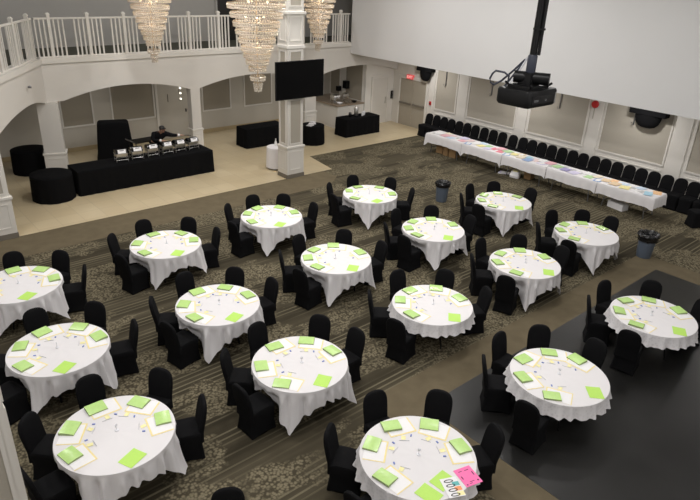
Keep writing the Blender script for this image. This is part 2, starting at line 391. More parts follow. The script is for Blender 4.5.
# ---------------------------------------------------------------- arcade face, piers, balcony
def arch_wall(name, p0, p1, th, zt, spans, spring=2.42, rise=.36, m='face_paint', label=None):
    p0 = Vector(p0); p1 = Vector(p1); L = (p1-p0).length; t = (p1-p0)/L; n = Vector((-t.y, t.x))
    if n.y < 0 or (abs(n.y) < .3 and n.x > 0): n = -n
    prof = [(0, spring)]
    for sp_ in spans:
        if len(sp_) == 6:
            s0, sc, s1, za, zc, zb_ = sp_
            for k in range(29):
                s = s0+(s1-s0)*k/28
                prof.append((s, zc-(zc-za)*((sc-s)/(sc-s0))**2 if s < sc else zc-(zc-zb_)*((s-sc)/(s1-sc))**2))
            continue
        s0, s1, rs = sp_
        N = 20; c = (s0+s1)/2; hw = (s1-s0)/2; rad = (hw*hw+rs*rs)/(2*rs)
        for k in range(N+1):
            s = s0+(s1-s0)*k/N; prof.append((s, spring + math.sqrt(max(0, rad*rad-(s-c)**2)) - (rad-rs)))
    prof.append((L, spring))
    mb = MB(); vs = []; fs = []
    for s, z in prof:
        q = p0+t*s
        for off in (0, th):
            w = q+n*off; vs += [(w.x, w.y, z), (w.x, w.y, zt)]
    for i in range(len(prof)-1):
        a, c2 = i*4, i*4+4
        if prof[i+1][0]-prof[i][0] < 1e-6: continue
        fs += [(a, c2, c2+1, a+1), (a+2, a+3, c2+3, c2+2), (a, a+2, c2+2, c2), (a+1, c2+1, c2+3, a+3)]
    fs += [(0, 1, 3, 2), tuple(len(vs)-4+i for i in (0, 2, 3, 1))]
    mb.add(vs, fs)
    o = mb.obj(name, m, None, 30); struct(o, label, 'wall'); return o
CA, CB = (5.4, 20.2), (2.86, 16.3)
arch_wall('wall_arcade', (5.4, FB), (WA-.002, FB), .3, 3.66, [(.5, 4.78, .33), (5.2, 9.9, .33), (10.5, 15.15, .33)], label='white arcade wall with three shallow arches below the balcony')
chl = (Vector(CB)-Vector(CA)).length
arch_wall('wall_arcade_angled', CB, CA, .3, 3.66, [(.15, 3.05, chl-.16, 2.24, 2.64, 2.42)], spring=2.24, label='angled white arcade wall with one arch at left')
# balcony slab
b = MB(); b.box(5.42, WA-.004, FB+.302, BB-.003, 3.3, 3.67); b.prism([(X0+.01, 16.4), (2.5, 16.4), (5.0, 20.3), (5.41, 20.5), (5.41, BB-.003), (X0+.01, BB-.003)], 3.3, 3.67)
struct(b.obj('floor_balcony', 'dark_carpet', smooth=0), 'dark carpeted balcony floor behind the white railing', 'floor')
# edge moulding
td = (Vector(CB)-Vector(CA)).normalized(); tn = Vector((-td.y, td.x)); tn = tn if tn.dot(Vector((0, 0))-Vector(CA)) > 0 else -tn
def along(p, d, s, o=0): q = Vector(p)+d*s+tn*o; return (q.x, q.y)
b = MB(); b.prism([(5.42, FB-.06), (WA-2.92, FB-.06), (WA-2.92, FB+.35), (5.42, FB+.35)], 3.56, 3.72)
b.prism([along(CA, td, -.02, .06), along(CA, td, chl, .06), along(CA, td, chl, -.35), along(CA, td, .3, -.35)], 3.561, 3.721)
struct(b.obj('trim_1', 'white_paint', smooth=0), 'white moulding along the balcony edge', 'trim')

def pier(cx, cy, hw, hd, rz, cap=1.05, name='pillar', label='white arcade pier with a panelled base'):
    t = struct(put(name, None, None, (cx, cy, 0), rz), label, 'pillar')
    p = MB(); p.box(-hw, hw, -hd, hd, cap, 2.42); p.obj('shaft', 'face_paint', t, 0)
    p = MB(); p.box(-hw-.025, hw+.025, -hd-.025, hd+.025, .005, cap-.06); p.box(-hw-.05, hw+.05, -hd-.05, hd+.05, cap-.06, cap); p.obj('pedestal', 'white_paint', t, 0, .008)
    f = MB()
    for s in (-1, 1):
        f.box(s*(hw-.05)-.015, s*(hw-.05)+.015, -hd-.04, -hd-.025, .2, cap-.17)
    f.box(-hw+.05, hw-.05, -hd-.04, -hd-.025, .2, .23); f.box(-hw+.05, hw-.05, -hd-.04, -hd-.025, cap-.2, cap-.17); f.obj('pedestal_frame', 'white_paint', t, 0)
pier(5.42, 20.27, .30, .2, math.radians(-20), .86, label='white arcade pier at the corner behind the round black table')
pier(10.39, FB+.15, .18, .15, 0, .97, label='white arcade pier behind the right end of the buffet')
pier(15.6, FB+.15, .28, .15, 0, label='white arcade pier half hidden behind the television')

def column(x0, x1, y0, y1, ztop, name, label, panels=True, plinth='front'):
    t = struct(put(name, None, None, ((x0+x1)/2, (y0+y1)/2, 0)), label, 'pillar')
    hx, hy = (x1-x0)/2, (y1-y0)/2
    p = MB(); p.box(-hx+.03, hx-.03, -hy+.03, hy-.03, 1.08, ztop); p.obj('shaft', 'white_paint', t, 0)
    p = MB(); p.box(-hx, hx, -hy, hy, .14, 1.03); p.box(-hx-.03, hx+.03, -hy-.03, hy+.03, 1.03, 1.1); p.obj('pedestal', 'white_paint', t, 0, .008)
    p = MB(); p.box(-hx-.012, hx+.012, -hy-.012, hy+.012, .005, .14); p.obj('plinth', 'plinth' if plinth else 'white_paint', t, 0)
    f = MB(); q = MB(); g = MB()
    for ax in ('x', 'y'):
        hw, hd = (hx, hy) if ax == 'y' else (hy, hx)
        def bx(mb, a0, a1, c0, c1, d0, d1):
            for s in (-1, 1):
                lo, hi = sorted((s*(hd+d0), s*(hd+d1)))
                mb.box(a0, a1, lo, hi, c0, c1) if ax == 'y' else mb.box(lo, hi, a0, a1, c0, c1)
        for a, c in ((-hw+.09, -hw+.12), (hw-.12, hw-.09)): bx(g, a, c, .28, .92, 0, .012)
        bx(g, -hw+.12, hw-.12, .28, .31, 0, .012); bx(g, -hw+.12, hw-.12, .89, .92, 0, .012)
        for z0, z1 in ((1.2, 2.6), (2.75, 4.1), (4.45, 5.1), (5.45, 7.4)):
            if z1 > ztop: continue
            w = hw-.14
            if not 4.3 < z0 < 5: bx(q, -w, w, z0, z1, -.03, -.026)
            for a, c in ((-w-.035, -w), (w, w+.035)): bx(f, a, c, z0-.035, z1+.035, -.03, -.008)
            bx(f, -w, w, z0-.035, z0, -.03, -.008); bx(f, -w, w, z1, z1+.035, -.03, -.008)
    g.obj('pedestal_frame', 'white_paint', t, 0); f.obj('panel_frame', 'white_paint', t, 0); q.obj('inset_panel', 'beige_panel', t, 0)
    for z0, z1, o in ((4.2, 4.3, .012), (5.2, 5.28, .03)):
        c = MB(); c.box(-hx-o, hx+o, -hy-o, hy+o, z0, z1); c.obj('cornice', 'white_paint', t, 0, .01)
    return t
column(11.42, 12.1, 16.0, 16.55, CZ-.001, 'pillar_television', 'white panelled pillar carrying the television')
column(2.4, 3.08, 16.0, 16.6, CZ-.001, 'pillar_left', 'white panelled pillar at the left edge on the tile edge')
column(-.02, .66, 5.4, 6.05, CZ-.001, 'pillar_near', 'white pillar cut off at the bottom left corner')

# upper doorway, its unlit depth painted as a flat black panel
b = MB(); b.box(12.95, 13.9, BB-.03, BB+.01, 3.672, 6.0); dd = struct(b.obj('door_3', 'painted_dark', smooth=0), 'unlit doorway painted black on the balcony behind the chandelier', 'door')
f = MB(); f.box(12.87, 12.95, BB-.05, BB+.01, 3.672, 6.08); f.box(13.9, 13.98, BB-.05, BB+.01, 3.672, 6.08); f.box(12.95, 13.9, BB-.05, BB+.01, 6.0, 6.08); f.obj('door_frame', 'grey_wall', dd, 0)
# door behind the buffet
b = MB(); b.box(10.15, 11.4, BB-.03, BB+.01, .01, 2.5); dd = struct(b.obj('door_4', 'back_wall', smooth=0), 'beige door in the back wall behind the buffet', 'door')
f = MB(); f.box(10.05, 10.15, BB-.05, BB+.01, .01, 2.6); f.box(11.4, 11.5, BB-.05, BB+.01, .01, 2.6); f.box(10.15, 11.4, BB-.05, BB+.01, 2.5, 2.6); f.obj('door_frame', 'white_paint', dd, 0)
h = MB(); h.box(11.27, 11.31, BB-.08, BB-.03, 1.0, 1.12); h.obj('door_handle', 'black_plastic', dd, 0)
h = MB(); h.box(10.55, 10.57, BB-.05, BB-.03, 1.45, 1.75); h.obj('door_strip', 'plinth', dd, 0)
t = thing('spot_strip', 'made-up strip with three small glowing white spots on the beige door', 'lamp', (11.1, BB-.03, 1.45))  # made-up strip with glowing balls standing in for three bright spots
e = MB(); e.box(-.05, .05, -.02, 0, 0, .6); e.obj('back_plate', 'steel', t, 0)
for z in (.08, .3, .5):
    e = MB(); e.ball((0, -.05, z), .036); e.obj('bright_spot', 'spot_white', t)
t = thing('wall_fixture', 'tiny dark metal fixture on the angled arcade wall above the arch', 'fixture', (4.61, 18.98, 3.14), math.atan2(td.y, td.x))
e = MB(); e.tube([(0, .03, 0), (0, .12, 0)] if tn.dot(Vector((-td.y, td.x))) > 0 else [(0, -.03, 0), (0, -.12, 0)], .03); e.obj('peg', 'grey_metal', t)
e = MB(); e.ball((.05, .1 if tn.dot(Vector((-td.y, td.x))) > 0 else -.1, .02), .04); e.obj('cap', 'grey_metal', t)

# balcony railings
def railing(p0, d, posts, s0, s1, label, off=.1):
    t = thing('balcony_railing', label, 'railing', (p0[0], p0[1], 3.72), math.atan2(d.y, d.x))
    e = MB(); e.box(s0, s1, off-.035, off+.035, 1.08, 1.13); e.obj('top_rail', 'white_paint', t, 0, .006)
    e = MB(); e.box(s0, s1, off-.02, off+.02, .0, .03); e.obj('bottom_rail', 'white_paint', t, 0)
    pm = MB(); pm.box(-.045, .045, -.045, .045, .0, 1.2); pm.loft([[(x*.055*k, y*.055*k, z) for x, y in ((-1, -1), (1, -1), (1, 1), (-1, 1))] for k, z in ((1, 1.2), (1, 1.23), (.4, 1.27))]); pm = pm.mesh('post', 'white_paint', 0)
    bm_ = MB().box(-.021, .021, -.021, .021, .03, 1.08).mesh('baluster', 'white_paint', 0)
    for s in posts:
        if s0-.05 <= s <= s1: put('post', pm, t, (s, off, 0))
        for q in (-.40, -.27, -.14, .14, .27, .40):
            if s0 < s+q < s1: put('baluster', bm_, t, (s+q, off, 0))
railing((0, FB), Vector((1, 0)), [5.83+1.135*k for k in range(11)], 5.42, WA-2.92, 'white balcony railing above the three arches')
railing(CA, td, [.3+1.2*k for k in range(5)], -.02, chl+.4, 'white balcony railing angled toward the left edge', off=(-.1 if tn.dot(Vector((-td.y, td.x))) > 0 else .1))

# ---------------------------------------------------------------- television
t = thing('television', 'large black flat television mounted on the white pillar', 'television', (11.82, 15.9, 2.69))
e = MB(); e.box(-.94, .94, -.06, 0, 0, 1.17); e.obj('housing', 'black_plastic', t, 0, .01)
e = MB(); e.box(-.92, .92, -.064, -.06, .03, 1.15); e.obj('screen', 'screen', t, 0)
e = MB(); e.box(-.2, .2, 0, .12, .35, .8); e.obj('wall_mount', 'grey_metal', t, 0)

# ---------------------------------------------------------------- chandeliers
def chandelier(x, y, lab):
    t = thing('chandelier', lab, 'chandelier', (x, y, 3.78), group='lit crystal bead chandeliers')
    tiers = [(.56, 2.48), (.64, 2.30), (.68, 2.11), (.65, 1.92), (.59, 1.73), (.53, 1.54), (.48, 1.36), (.42, 1.18), (.37, 1.00), (.31, .84), (.26, .69), (.20, .54), (.17, .32), (.10, .17), (.085, .06)]
    rnd = random.Random(3)
    for i, (r, z) in enumerate(tiers):
        n = max(8, int(2*PI*r/.062)); mb = MB()
        for row in range(2):
            for k in range(n):
                a = 2*PI*(k+.5*(row % 2))/n; rr = r-.012*row
                s = .027 if row == 0 else .03
                mb.ball((rr*math.cos(a), rr*math.sin(a), z-.055*row+rnd.uniform(-.006, .006)), (s, s, s*1.15), 6, 4)
        o = mb.obj('crystal_tier', 'crystal', t, 80)
        g = MB(); g.lathe([(r-.02, z+.032), (r+.004, z+.032), (r+.004, z+.042), (r-.02, z+.042)], 28, cap0=False, cap1=False); g.obj('ring', 'gold', o)
    g = MB(); g.lathe([(.54, 2.58), (.56, 2.58), (.56, 2.72), (.54, 2.72)], 36, cap0=False, cap1=False); g.obj('crown_band', 'gold', t)
    g = MB()
    for k in range(6):
        a = PI*k/3; g.tube([(.55*math.cos(a), .55*math.sin(a), 2.64), (.3*math.cos(a), .3*math.sin(a), 2.85), (0, 0, 2.95)], .012, 6)
    g.tube([(0, 0, .05), (0, 0, 4.14)], .014, 6); g.lathe([(.12, 4.15), (.12, 4.20), (.05, 4.215)], 16); g.obj('stem', 'gold', t)
    for k in range(6):
        a = PI*k/3+.3; rr = .26
        g = MB(); g.ball((rr*math.cos(a), rr*math.sin(a), 2.0 if k % 2 else 1.65), .03); g.obj('bulb', 'bulb', t)
    for z, p in ((2.2, 13), (1.65, 11), (1.1, 5), (.55, .6)):
        L = bpy.data.lights.new('chandelier_glow', 'POINT'); L.energy = p; L.color = (1, .83, .65); L.shadow_soft_size = .08
        o = bpy.data.objects.new('chandelier_light', L); COL.objects.link(o); o.parent = t; o.location = (0.02, 0, z)
chandelier(7.96, 17.89, 'crystal chandelier left of the big one, over the buffet end')
chandelier(8.14, 12.61, 'largest looking crystal chandelier, hanging left of the television')
chandelier(14.29, 18.11, 'crystal chandelier hanging above the television right side')

# ---------------------------------------------------------------- projector
t = thing('projector', 'black ceiling projector on a pole in front of the white wall', 'projector', (4.245, 2.725, 5.645))
e = MB(); e.loft([[(x*k, y*k, z) for x, y in rrect(.2, .15, .03)] for k, z in ((.93, 0), (1, .02), (1, .11), (.96, .125))]); e.obj('body', 'black_plastic', t, 40)
e = MB(); e.box(-.15, .15, -.153, -.149, .03, .09); e.obj('port_panel', 'black_gloss', t, 0)
for x, s in ((-.115, .012), (-.085, .016), (.03, .01)):
    e = MB(); e.box(x-s, x+s, -.156, -.152, .045, .06); e.obj('port', 'grey_metal', t, 0)
e = MB(); e.box(.155, .165, -.156, -.15, .02, .1); e.obj('edge_strip', 'steel', t, 0)
e = MB(); e.lathe([(.05, .0), (.055, .03), (.04, .035)], 18, (0.26-.05, 0, .0)); 
e = MB(); e.loft([[(x, .05*math.cos(a), .065+.05*math.sin(a)) for a in [2*PI*k/18 for k in range(18)]] for x in (.19, .235)]); e.obj('lens', 'black_gloss', t)
e = MB(); e.box(-.13, .13, -.1, .1, .125, .15); e.obj('mount_plate', 'black_plastic', t, 0)
for sx in (-1, 1):
    for sy in (-1, 1):
        e = MB(); e.tube([(sx*.1, sy*.08, .125), (sx*.14, sy*.12, .165)], .01, 6); e.obj('mount_leg', 'black_plastic', t)
e = MB(); e.tube([(-.06, .1, .2), (.06, -.14, .2)], .046, 14); e.box(-.06, .06, -.05, .06, .15, .235); e.obj('swivel_head', 'black_plastic', t, 40)
e = MB(); e.lathe([(.034, .23), (.037, .24), (.037, .36), (.03, .37)], 16); e.obj('collar', 'cable', t)
e = MB(); e.tube([(0, 0, .36), (0, 0, CZ-5.65)], .027, 14); e.obj('pole', 'black_plastic', t)
e = MB(); e.tube([(.012, -.04, .37), (.014, -.037, .6), (.01, -.04, .9), (.014, -.036, 1.3), (.012, -.036, 2.35)], .013, 8); e.obj('pole_cable', 'black_plastic', t)
for k in range(5):
    e = MB(); e.lathe([(.046, 0), (.046, .014)], 12, (.006, -.014, .55+k*.38)); e.obj('cable_tie', 'black_plastic', t)
e = MB(); e.tube([(-.02, .05, .33), (-.05, .12, .24), (-.08, .2, .15), (-.13, .23, .12), (-.145, .25, .135), (-.15, .26, .165), (-.145, .245, .205), (-.14, .22, .23), (-.12, .15, .225), (-.1, .12, .2), (-.09, .13, .15), (-.1, .15, .11)], .008, 8); e.obj('cable_loop', 'cable', t)
e = MB(); e.tube([(0, .045, .34), (-.06, .1, .22), (-.1, .14, .13), (-.14, .155, .08)], .008, 8); e.obj('signal_cable', 'cable', t)
e = MB(); e.tube([(-.01, .035, .35), (-.05, .07, .24), (-.11, .1, .14), (-.12, .12, .115)], .007, 8); e.obj('power_cable', 'pen_grey', t)

# ---------------------------------------------------------------- chairs
def chair_meshes():
    s = MB(); rings = []
    for z, hx, hy, r, arch in ((0, .209, .235, .03, .05), (.06, .203, .228, .04, .03), (.22, .192, .212, .05, 0), (.40, .205, .222, .05, 0), (.45, .207, .224, .06, 0), (.475, .196, .212, .07, 0), (.485, .155, .17, .08, 0)):
        ring = []
        for x, y in rrect(hx, hy, r, 5):
            c = min(abs(x)/hx, abs(y)/hy)
            ring.append((x, y, z+arch*(1-c)**.8))
        # mid-side points for an arched hem
        rings.append(ring)
    def densify(ring, arch, hx, hy):
        out = []
        for i, p in enumerate(ring):
            q = ring[(i+1) % len(ring)]; out.append(p)
            if math.dist(p, q) > .12:
                for k in (.2, .4, .6, .8):
                    x, y, z = [p[j]+(q[j]-p[j])*k for j in range(3)]
                    c = min(abs(x)/hx, abs(y)/hy); out.append((x, y, (z if not arch else arch*(1-c)**.8+p[2]-p[2]) if arch and p[2] < .03 else z))
        return out
    specs = (.05, .03, 0, 0, 0, 0, 0)
    rr = []
    for ring, a, (hx, hy) in zip(rings, specs, ((.209, .235), (.203, .228), (.2, .2), (.2, .2), (.2, .2), (.2, .2), (.2, .2))):
        d = densify(ring, 0, hx, hy)
        if a:
            z0 = 0 if a == .05 else .06
            d = [(x, y, z0+a*(1-min(abs(x)/hx, abs(y)/hy))**1.2) for x, y, z in d]
        rr.append(d)
    s.loft(rr)
    seat = s.mesh('seat', 'black_fabric', 50)
    k = MB(); rings = []
    for z, hw, th in ((.30, .205, .03), (.45, .198, .034), (.52, .198, .036), (.62, .203, .036), (.72, .204, .035), (.79, .198, .033), (.845, .182, .031), (.885, .152, .029), (.912, .108, .026), (.926, .056, .02)):
        yc = -.205 - max(0, z-.45)*.19
        ring = [(x, y+yc, z) for x, y in rrect(hw, th, th*.92, 4)]
        rings.append(ring)
    k.loft(rings)
    back = k.mesh('backrest', 'black_fabric', 50)
    return seat, back
SEAT, BACK = chair_meshes()
def chair(x, y, face, label, group, z=0.004):
    t = thing('banquet_chair', label, 'chair', (x, y, z), face-PI/2, group)
    put('seat', SEAT, t); put('backrest', BACK, t); return t

# ---------------------------------------------------------------- round tables
TAB = {1: (11.311, 11.812), 2: (14.051, 9.213), 3: (8.074, 12.003), 4: (10.86, 9.005), 5: (13.886, 6.562), 6: (5.194, 11.972), 7: (7.837, 9.149), 8: (11.102, 6.479), 9: (2.121, 11.878), 10: (4.78, 8.931), 11: (8.042, 6.489), 12: (11.159, 3.612), 13: (2.021, 9.209), 14: (4.883, 6.502), 15: (7.978, 3.692), 16: (1.972, 6.738), 17: (4.88, 3.894)}
TNAME = {1: 'left table of the back row', 2: 'right table of the back row', 3: 'left table of the second row', 4: 'middle table of the second row', 5: 'right table of the second row',
         6: 'left table of the third row', 7: 'middle table of the third row', 8: 'right table of the third row',
         9: 'leftmost table of the fourth row', 10: 'second table of the fourth row', 11: 'third table of the fourth row', 12: 'rightmost table of the fourth row',
         13: 'left table of the fifth row', 14: 'middle table of the fifth row', 15: 'right table of the fifth row', 16: 'left table of the front row', 17: 'right table of the front row'}
# packet angles: far-left, far, right, left, near-left (+ lime sheet)
ANG = {1: (80, 18, 318, 128, 188, 246), 2: (95, 48, 354, 146, 192, 261), 3: (89, 33, 344, 136, 189, 256), 4: (95, 44, 347, 146, 187, 259), 5: (85, 35, 347, 134, 186, None),
       6: (88, 27, 339, 148, 203, 269), 7: (101, 53, 347, 149, 194, 267), 8: (93, 42, 348, 147, 201, 271), 9: (81, 32, 340, 134, 190, 269), 10: (96, 44, 351, 150, 202, 269),
       11: (85, 32, 340, 134, 187, 265), 12: (77, 29, 335, 132, 180, 252), 13: (94, 39, 351, 143, 201, 260), 14: (94, 40, 350, 156, 210, 269), 15: (96, 44, 1, 152, 205, 274),
       16: (90, 35, 344, 140, 190, 268), 17: (77, 25, 332, 127, 185, 262)}
CH = {1: (72, 17, 325, 125, 172), 2: (90, 51, 354, 140, 181), 3: (82, 40, 348, 125, 186), 5: (78, 34, 357, 134, 190), 6: (91, 37, 350, 139, 196), 7: (97, 42, 348, 145, 192), 8: (93, 40, 348, 143, 195),
      9: (81, 33, 346, 134, 190), 10: (93, 44, 358, 146, 196), 11: (79, 30, 340, 134, 187), 12: (77, 26, 335, 123, 184), 13: (92, 43, 350, 140, 196), 14: (92, 37, 358, 140, 187), 15: (88, 48, 2, 131, 190), 16: (86, 37, 348, 138, 187), 17: (75, 27, 338, 127, 185)}
SEATN = ['far-left', 'far', 'right', 'left', 'near-left']
SHORT = {11, 12, 15, 17}
TR = .765; TZ = .745; CT = .752   # table radius, board top, cloth top

def table_parts():
    a = MB(); a.lathe([(TR-.02, TZ-.035), (TR, TZ-.03), (TR, TZ-.005), (TR-.008, TZ)], 48); top = a.mesh('tabletop', 'table_wood')
    legs = []
    for sx in (-1, 1):
        for sy in (-1, 1):
            a = MB(); a.tube([(sx*.30, sy*.18, TZ-.036), (sx*.32, sy*.22, .4), (sx*.34, sy*.30, .06), (sx*.34, sy*.30, .004)], .016, 8); legs.append(a.mesh('leg', 'black_plastic'))
    a = MB()
    for sx in (-1, 1): a.tube([(sx*.33, -.24, .32), (sx*.33, .24, .32)], .012, 8); 
    a.tube([(-.30, 0, TZ-.06), (.30, 0, TZ-.06)], .012, 8)
    for sx in (-1, 1): a.tube([(sx*.33, 0, .32), (sx*.08, 0, TZ-.06)], .01, 8)
    return top, legs, a.mesh('brace', 'black_plastic')
TT, TLEGS, TBR = table_parts()

def wrapd(a): return (a+180) % 360-180
def cloth(k, cx, cy):
    rnd = random.Random(100+k); NA = 180; NR = 12
    short = k in SHORT
    rot = rnd.uniform(-4, 4); ph = [rnd.uniform(0, 6.28) for _ in range(6)]
    R0 = TR+.012; rings = []; half = 1.04
    chs = CH.get(k, ANG[k][:5])
    for i in range(5): rings.append([(R0*(.03+.93*i/4)*math.cos(2*PI*j/NA), R0*(.03+.93*i/4)*math.sin(2*PI*j/NA), CT+.001*math.sin(j*.3+i)*.5) for j in range(NA)])
    rings.append([((R0-.004)*math.cos(2*PI*j/NA), (R0-.004)*math.sin(2*PI*j/NA), CT-.003) for j in range(NA)])
    for i in range(1, NR+1):
        t = i/NR; ring = []
        for j in range(NA):
            a = 2*PI*j/NA; dg = math.degrees(a)
            fold = .6*math.sin(24*a+ph[0]+1.1*math.sin(3*a+ph[1]))+.35*math.sin(37*a+ph[2])+.25*math.sin(11*a+ph[3])
            if short:
                drop = .222+.008*math.sin(3*a+ph[4])+.010*fold
                r = R0+.02*t+.035*t*fold+.03*t*t
            else:
                q = abs(((dg-rot+45) % 90)-45)       # degrees from a side middle
                e = half/math.cos(math.radians(q))
                drop = min(e-R0+.02, CT-.012)
                cw = max(0, (q-22)/23)
                r = R0+.012*t+(.040+.016*cw)*fold*min(1, max(0, t*drop-.05)/.12)+.13*cw*cw*t*t
                drop += .012*fold*(1-cw)
            z = CT-.004-drop*t
            if not short:
                for c in chs:
                    dd = abs(wrapd(dg-c))
                    if dd < 26:
                        w = 1 if dd < 15 else .5+.5*math.cos(PI*(dd-15)/11)
                        dep = min(1, max(0, (.66-z)/.14)); r -= w*dep*max(0, r-.655)
            ring.append((r*math.cos(a), r*math.sin(a), z))
        rings.append(ring)
    mb = MB(); mb.loft(rings, cap0=True, cap1=False)
    me = mb.mesh('tablecloth', 'linen', 60)
    if short:
        me.materials.append(M['lace'])
        for p in me.polygons:
            if p.center.z < CT-.01: p.material_index = 1
    kind = 'short scalloped white lace cloth on the ' if short else 'white cloth with hanging corners on the '
    o = put('tablecloth', me, None, (cx, cy, 0)); tag(o, kind+TNAME[k], 'tablecloth', 'white round tablecloths')

def flat_sheet(name, w, h, m, t=.0015, curl=0):
    mb = MB(); n = 6; top = []; bot = []
    for i in range(n+1):
        y = -h/2+h*i/n; z = curl*(abs(2*i/n-1))**2
        for x in (-w/2, w/2): top.append((x, y, z+t)); bot.append((x, y, z))
    fs = []
    for i in range(n):
        a = 2*i; fs += [(a, a+1, a+3, a+2)]
    N = len(top); g = [tuple(reversed([q+N for q in f])) for f in fs]
    side = [(0, N, N+1, 1), (2*n, 2*n+1, N+2*n+1, N+2*n)]
    for i in range(n): side += [(2*i, 2*i+2, N+2*i+2, N+2*i), (2*i+1, N+2*i+1, N+2*i+3, 2*i+3)]
    mb.add(top+bot, fs+g+side); return mb.mesh(name, m, 30)
def packet_mesh(sd):
    r = random.Random(sd); mb = MB(); w, h = .265, .205
    h1, h2 = r.uniform(.016, .03), r.uniform(.006, .012)
    n = 6; rings = []
    for i in range(n+1):
        u = i/n; y = -h/2+h*u; z = .004+(h1 if r.random() < .5 else h1)*(1-u)+h2*u+.006*math.sin(PI*u)
        rings.append([(-w/2, y, 0), (w/2, y, 0), (w/2-.004, y, z), (0, y, z+.004*math.sin(PI*u)), (-w/2+.004, y, z)])
    mb.loft(rings)
    me = mb.mesh('packet', ['lime', 'packet_edge'], 30)
    for p in me.polygons:
        if p.normal.z < .5: p.material_index = 1
    return me
PACK = [packet_mesh(i) for i in range(4)]
def mat_mesh():
    mb = MB(); mb.box(-.20, .20, -.15, .15, 0, .0012); mb.box(-.178, .185, -.15, .126, .0012, .0024, 1)
    for i in range(7): mb.box(-.12, .15, -.12+i*.033, -.116+i*.033, .0024, .0026, 2)
    return mb.mesh('placemat', ['yellow_paper', 'paper', 'pen_grey'], 0)
def plain_mat():
    mb = MB(); mb.box(-.20, .20, -.15, .15, 0, .0012); mb.box(-.178, .185, -.15, .126, .0012, .0024, 1)
    return mb.mesh('placemat', ['yellow_paper', 'paper'], 0)
PMAT = plain_mat()
STICKY = flat_sheet('sticky_note', .075, .06, 'pale_yellow', .001, .004)
BTAG = MB().box(-.02, .02, -.01, .01, 0, .008).mesh('blue_sweet', 'blue', 0)
PEN = MB().tube([(-.07, 0, .005), (.06, 0, .005), (.072, 0, .005)], [.0035, .0035, .0012], 8).mesh('pen', 'pen_grey')
LSHEET = flat_sheet('lime_sheet', .285, .225, 'lime_sheet', .0014, .003)
def holder_mesh():
    a = MB(); a.lathe([(.03, 0), (.03, .008), (.006, .014), (.004, .06)], 14); base = a.mesh('base', 'clear')
    c = MB(); c.box(-.02, .02, -.003, .003, .06, .095); c.tube([(-.02, 0, .095), (-.008, 0, .11), (.008, 0, .11), (.02, 0, .095)], .003, 6); return base, c.mesh('clip', 'clear')
HB, HC = holder_mesh()

for k, (cx, cy) in TAB.items():
    tn_ = TNAME[k]; rnd = random.Random(k*17)
    t = thing('round_table', 'round folding banquet table, the '+tn_, 'table', (cx, cy, 0), math.radians(rnd.uniform(0, 90)), 'round banquet tables')
    put('tabletop', TT, t); put('brace', TBR, t)
    for l in TLEGS: put('leg', l, t)
    cloth(k, cx, cy)
    for i in range(5):
        ca = CH.get(k, ANG[k][:5])[i]; a = math.radians(ca); rr = .915+rnd.uniform(-.01, .03)
        chair(cx+rr*math.cos(a), cy+rr*math.sin(a), a+PI+math.radians(rnd.uniform(-7, 7)), 'black covered chair at the %s seat, %s' % (SEATN[i], tn_), 'black covered chairs at the round tables')
        p = math.radians(ANG[k][i]); tw = math.radians(rnd.uniform(-16, 16)); ex, ey = math.cos(p), math.sin(p)
        sg = -1 if i < 3 else 1                     # which way the white sheet sticks out beside the packet
        tx, ty = -math.sin(p), math.cos(p)
        mc = (cx+ex*.555+tx*.06*sg, cy+ey*.555+ty*.06*sg)
        o = put('placemat', PMAT, None, (mc[0], mc[1], CT+.0025), p+PI/2+math.radians(rnd.uniform(-6, 6)))
        tag(o, 'white worksheet with yellow border at the %s seat, %s' % (SEATN[i], tn_), 'paper', 'yellow edged worksheets')
        pc = (cx+ex*.62-tx*.035*sg, cy+ey*.62-ty*.035*sg)
        o = put('packet', PACK[rnd.randrange(4)], None, (pc[0], pc[1], CT+.0056), p+PI/2+tw+(PI if rnd.random() < .4 else 0))
        tag(o, 'shiny lime green packet at the %s seat, %s' % (SEATN[i], tn_), 'packet', 'lime green packets')
        u = rnd.uniform(-.04, .06)
        o = put('sticky_note', STICKY, None, (cx+ex*.355+tx*u, cy+ey*.355+ty*u, CT+.002), p+rnd.uniform(-.6, .6))
        tag(o, 'pale yellow sticky note at the %s seat, %s' % (SEATN[i], tn_), 'note', 'pale yellow sticky notes')
        u2 = u-.1-rnd.uniform(0, .04)
        o = put('blue_sweet', BTAG, None, (cx+ex*.345+tx*u2, cy+ey*.345+ty*u2, CT+.002), p+rnd.uniform(-1, 1))
        tag(o, 'tiny blue wrapped sweet at the %s seat, %s' % (SEATN[i], tn_), 'sweet', 'blue wrapped sweets')
        if k >= 10:
            o = put('pen', PEN, None, (cx+ex*.30+tx*(u+.02), cy+ey*.30+ty*(u+.02), CT+.002), p+PI/2+rnd.uniform(-.5, .5))
            tag(o, 'thin grey pen at the %s seat, %s' % (SEATN[i], tn_), 'pen', 'grey pens')
    if ANG[k][5] is not None:
        p = math.radians(ANG[k][5]); rr = .60
        o = put('lime_sheet', LSHEET, None, (cx+rr*math.cos(p), cy+rr*math.sin(p), CT+.002) if k != 17 else (4.80, 3.385, CT+.002), p+PI/2+math.radians(rnd.uniform(25, 50)) if k != 17 else .08)
        tag(o, ('flat lime green sheet at the near edge of the ' if k != 17 else 'lime green sheet under the patterned card on the ')+tn_, 'paper', 'flat lime sheets')
    t = thing('card_holder', 'small metal card holder at the centre of the '+tn_, 'card holder', (cx+rnd.uniform(-.03, .03), cy+rnd.uniform(-.03, .03), CT+.001), rnd.uniform(0, 3), 'metal card holders')
    put('base', HB, t); put('clip', HC, t)
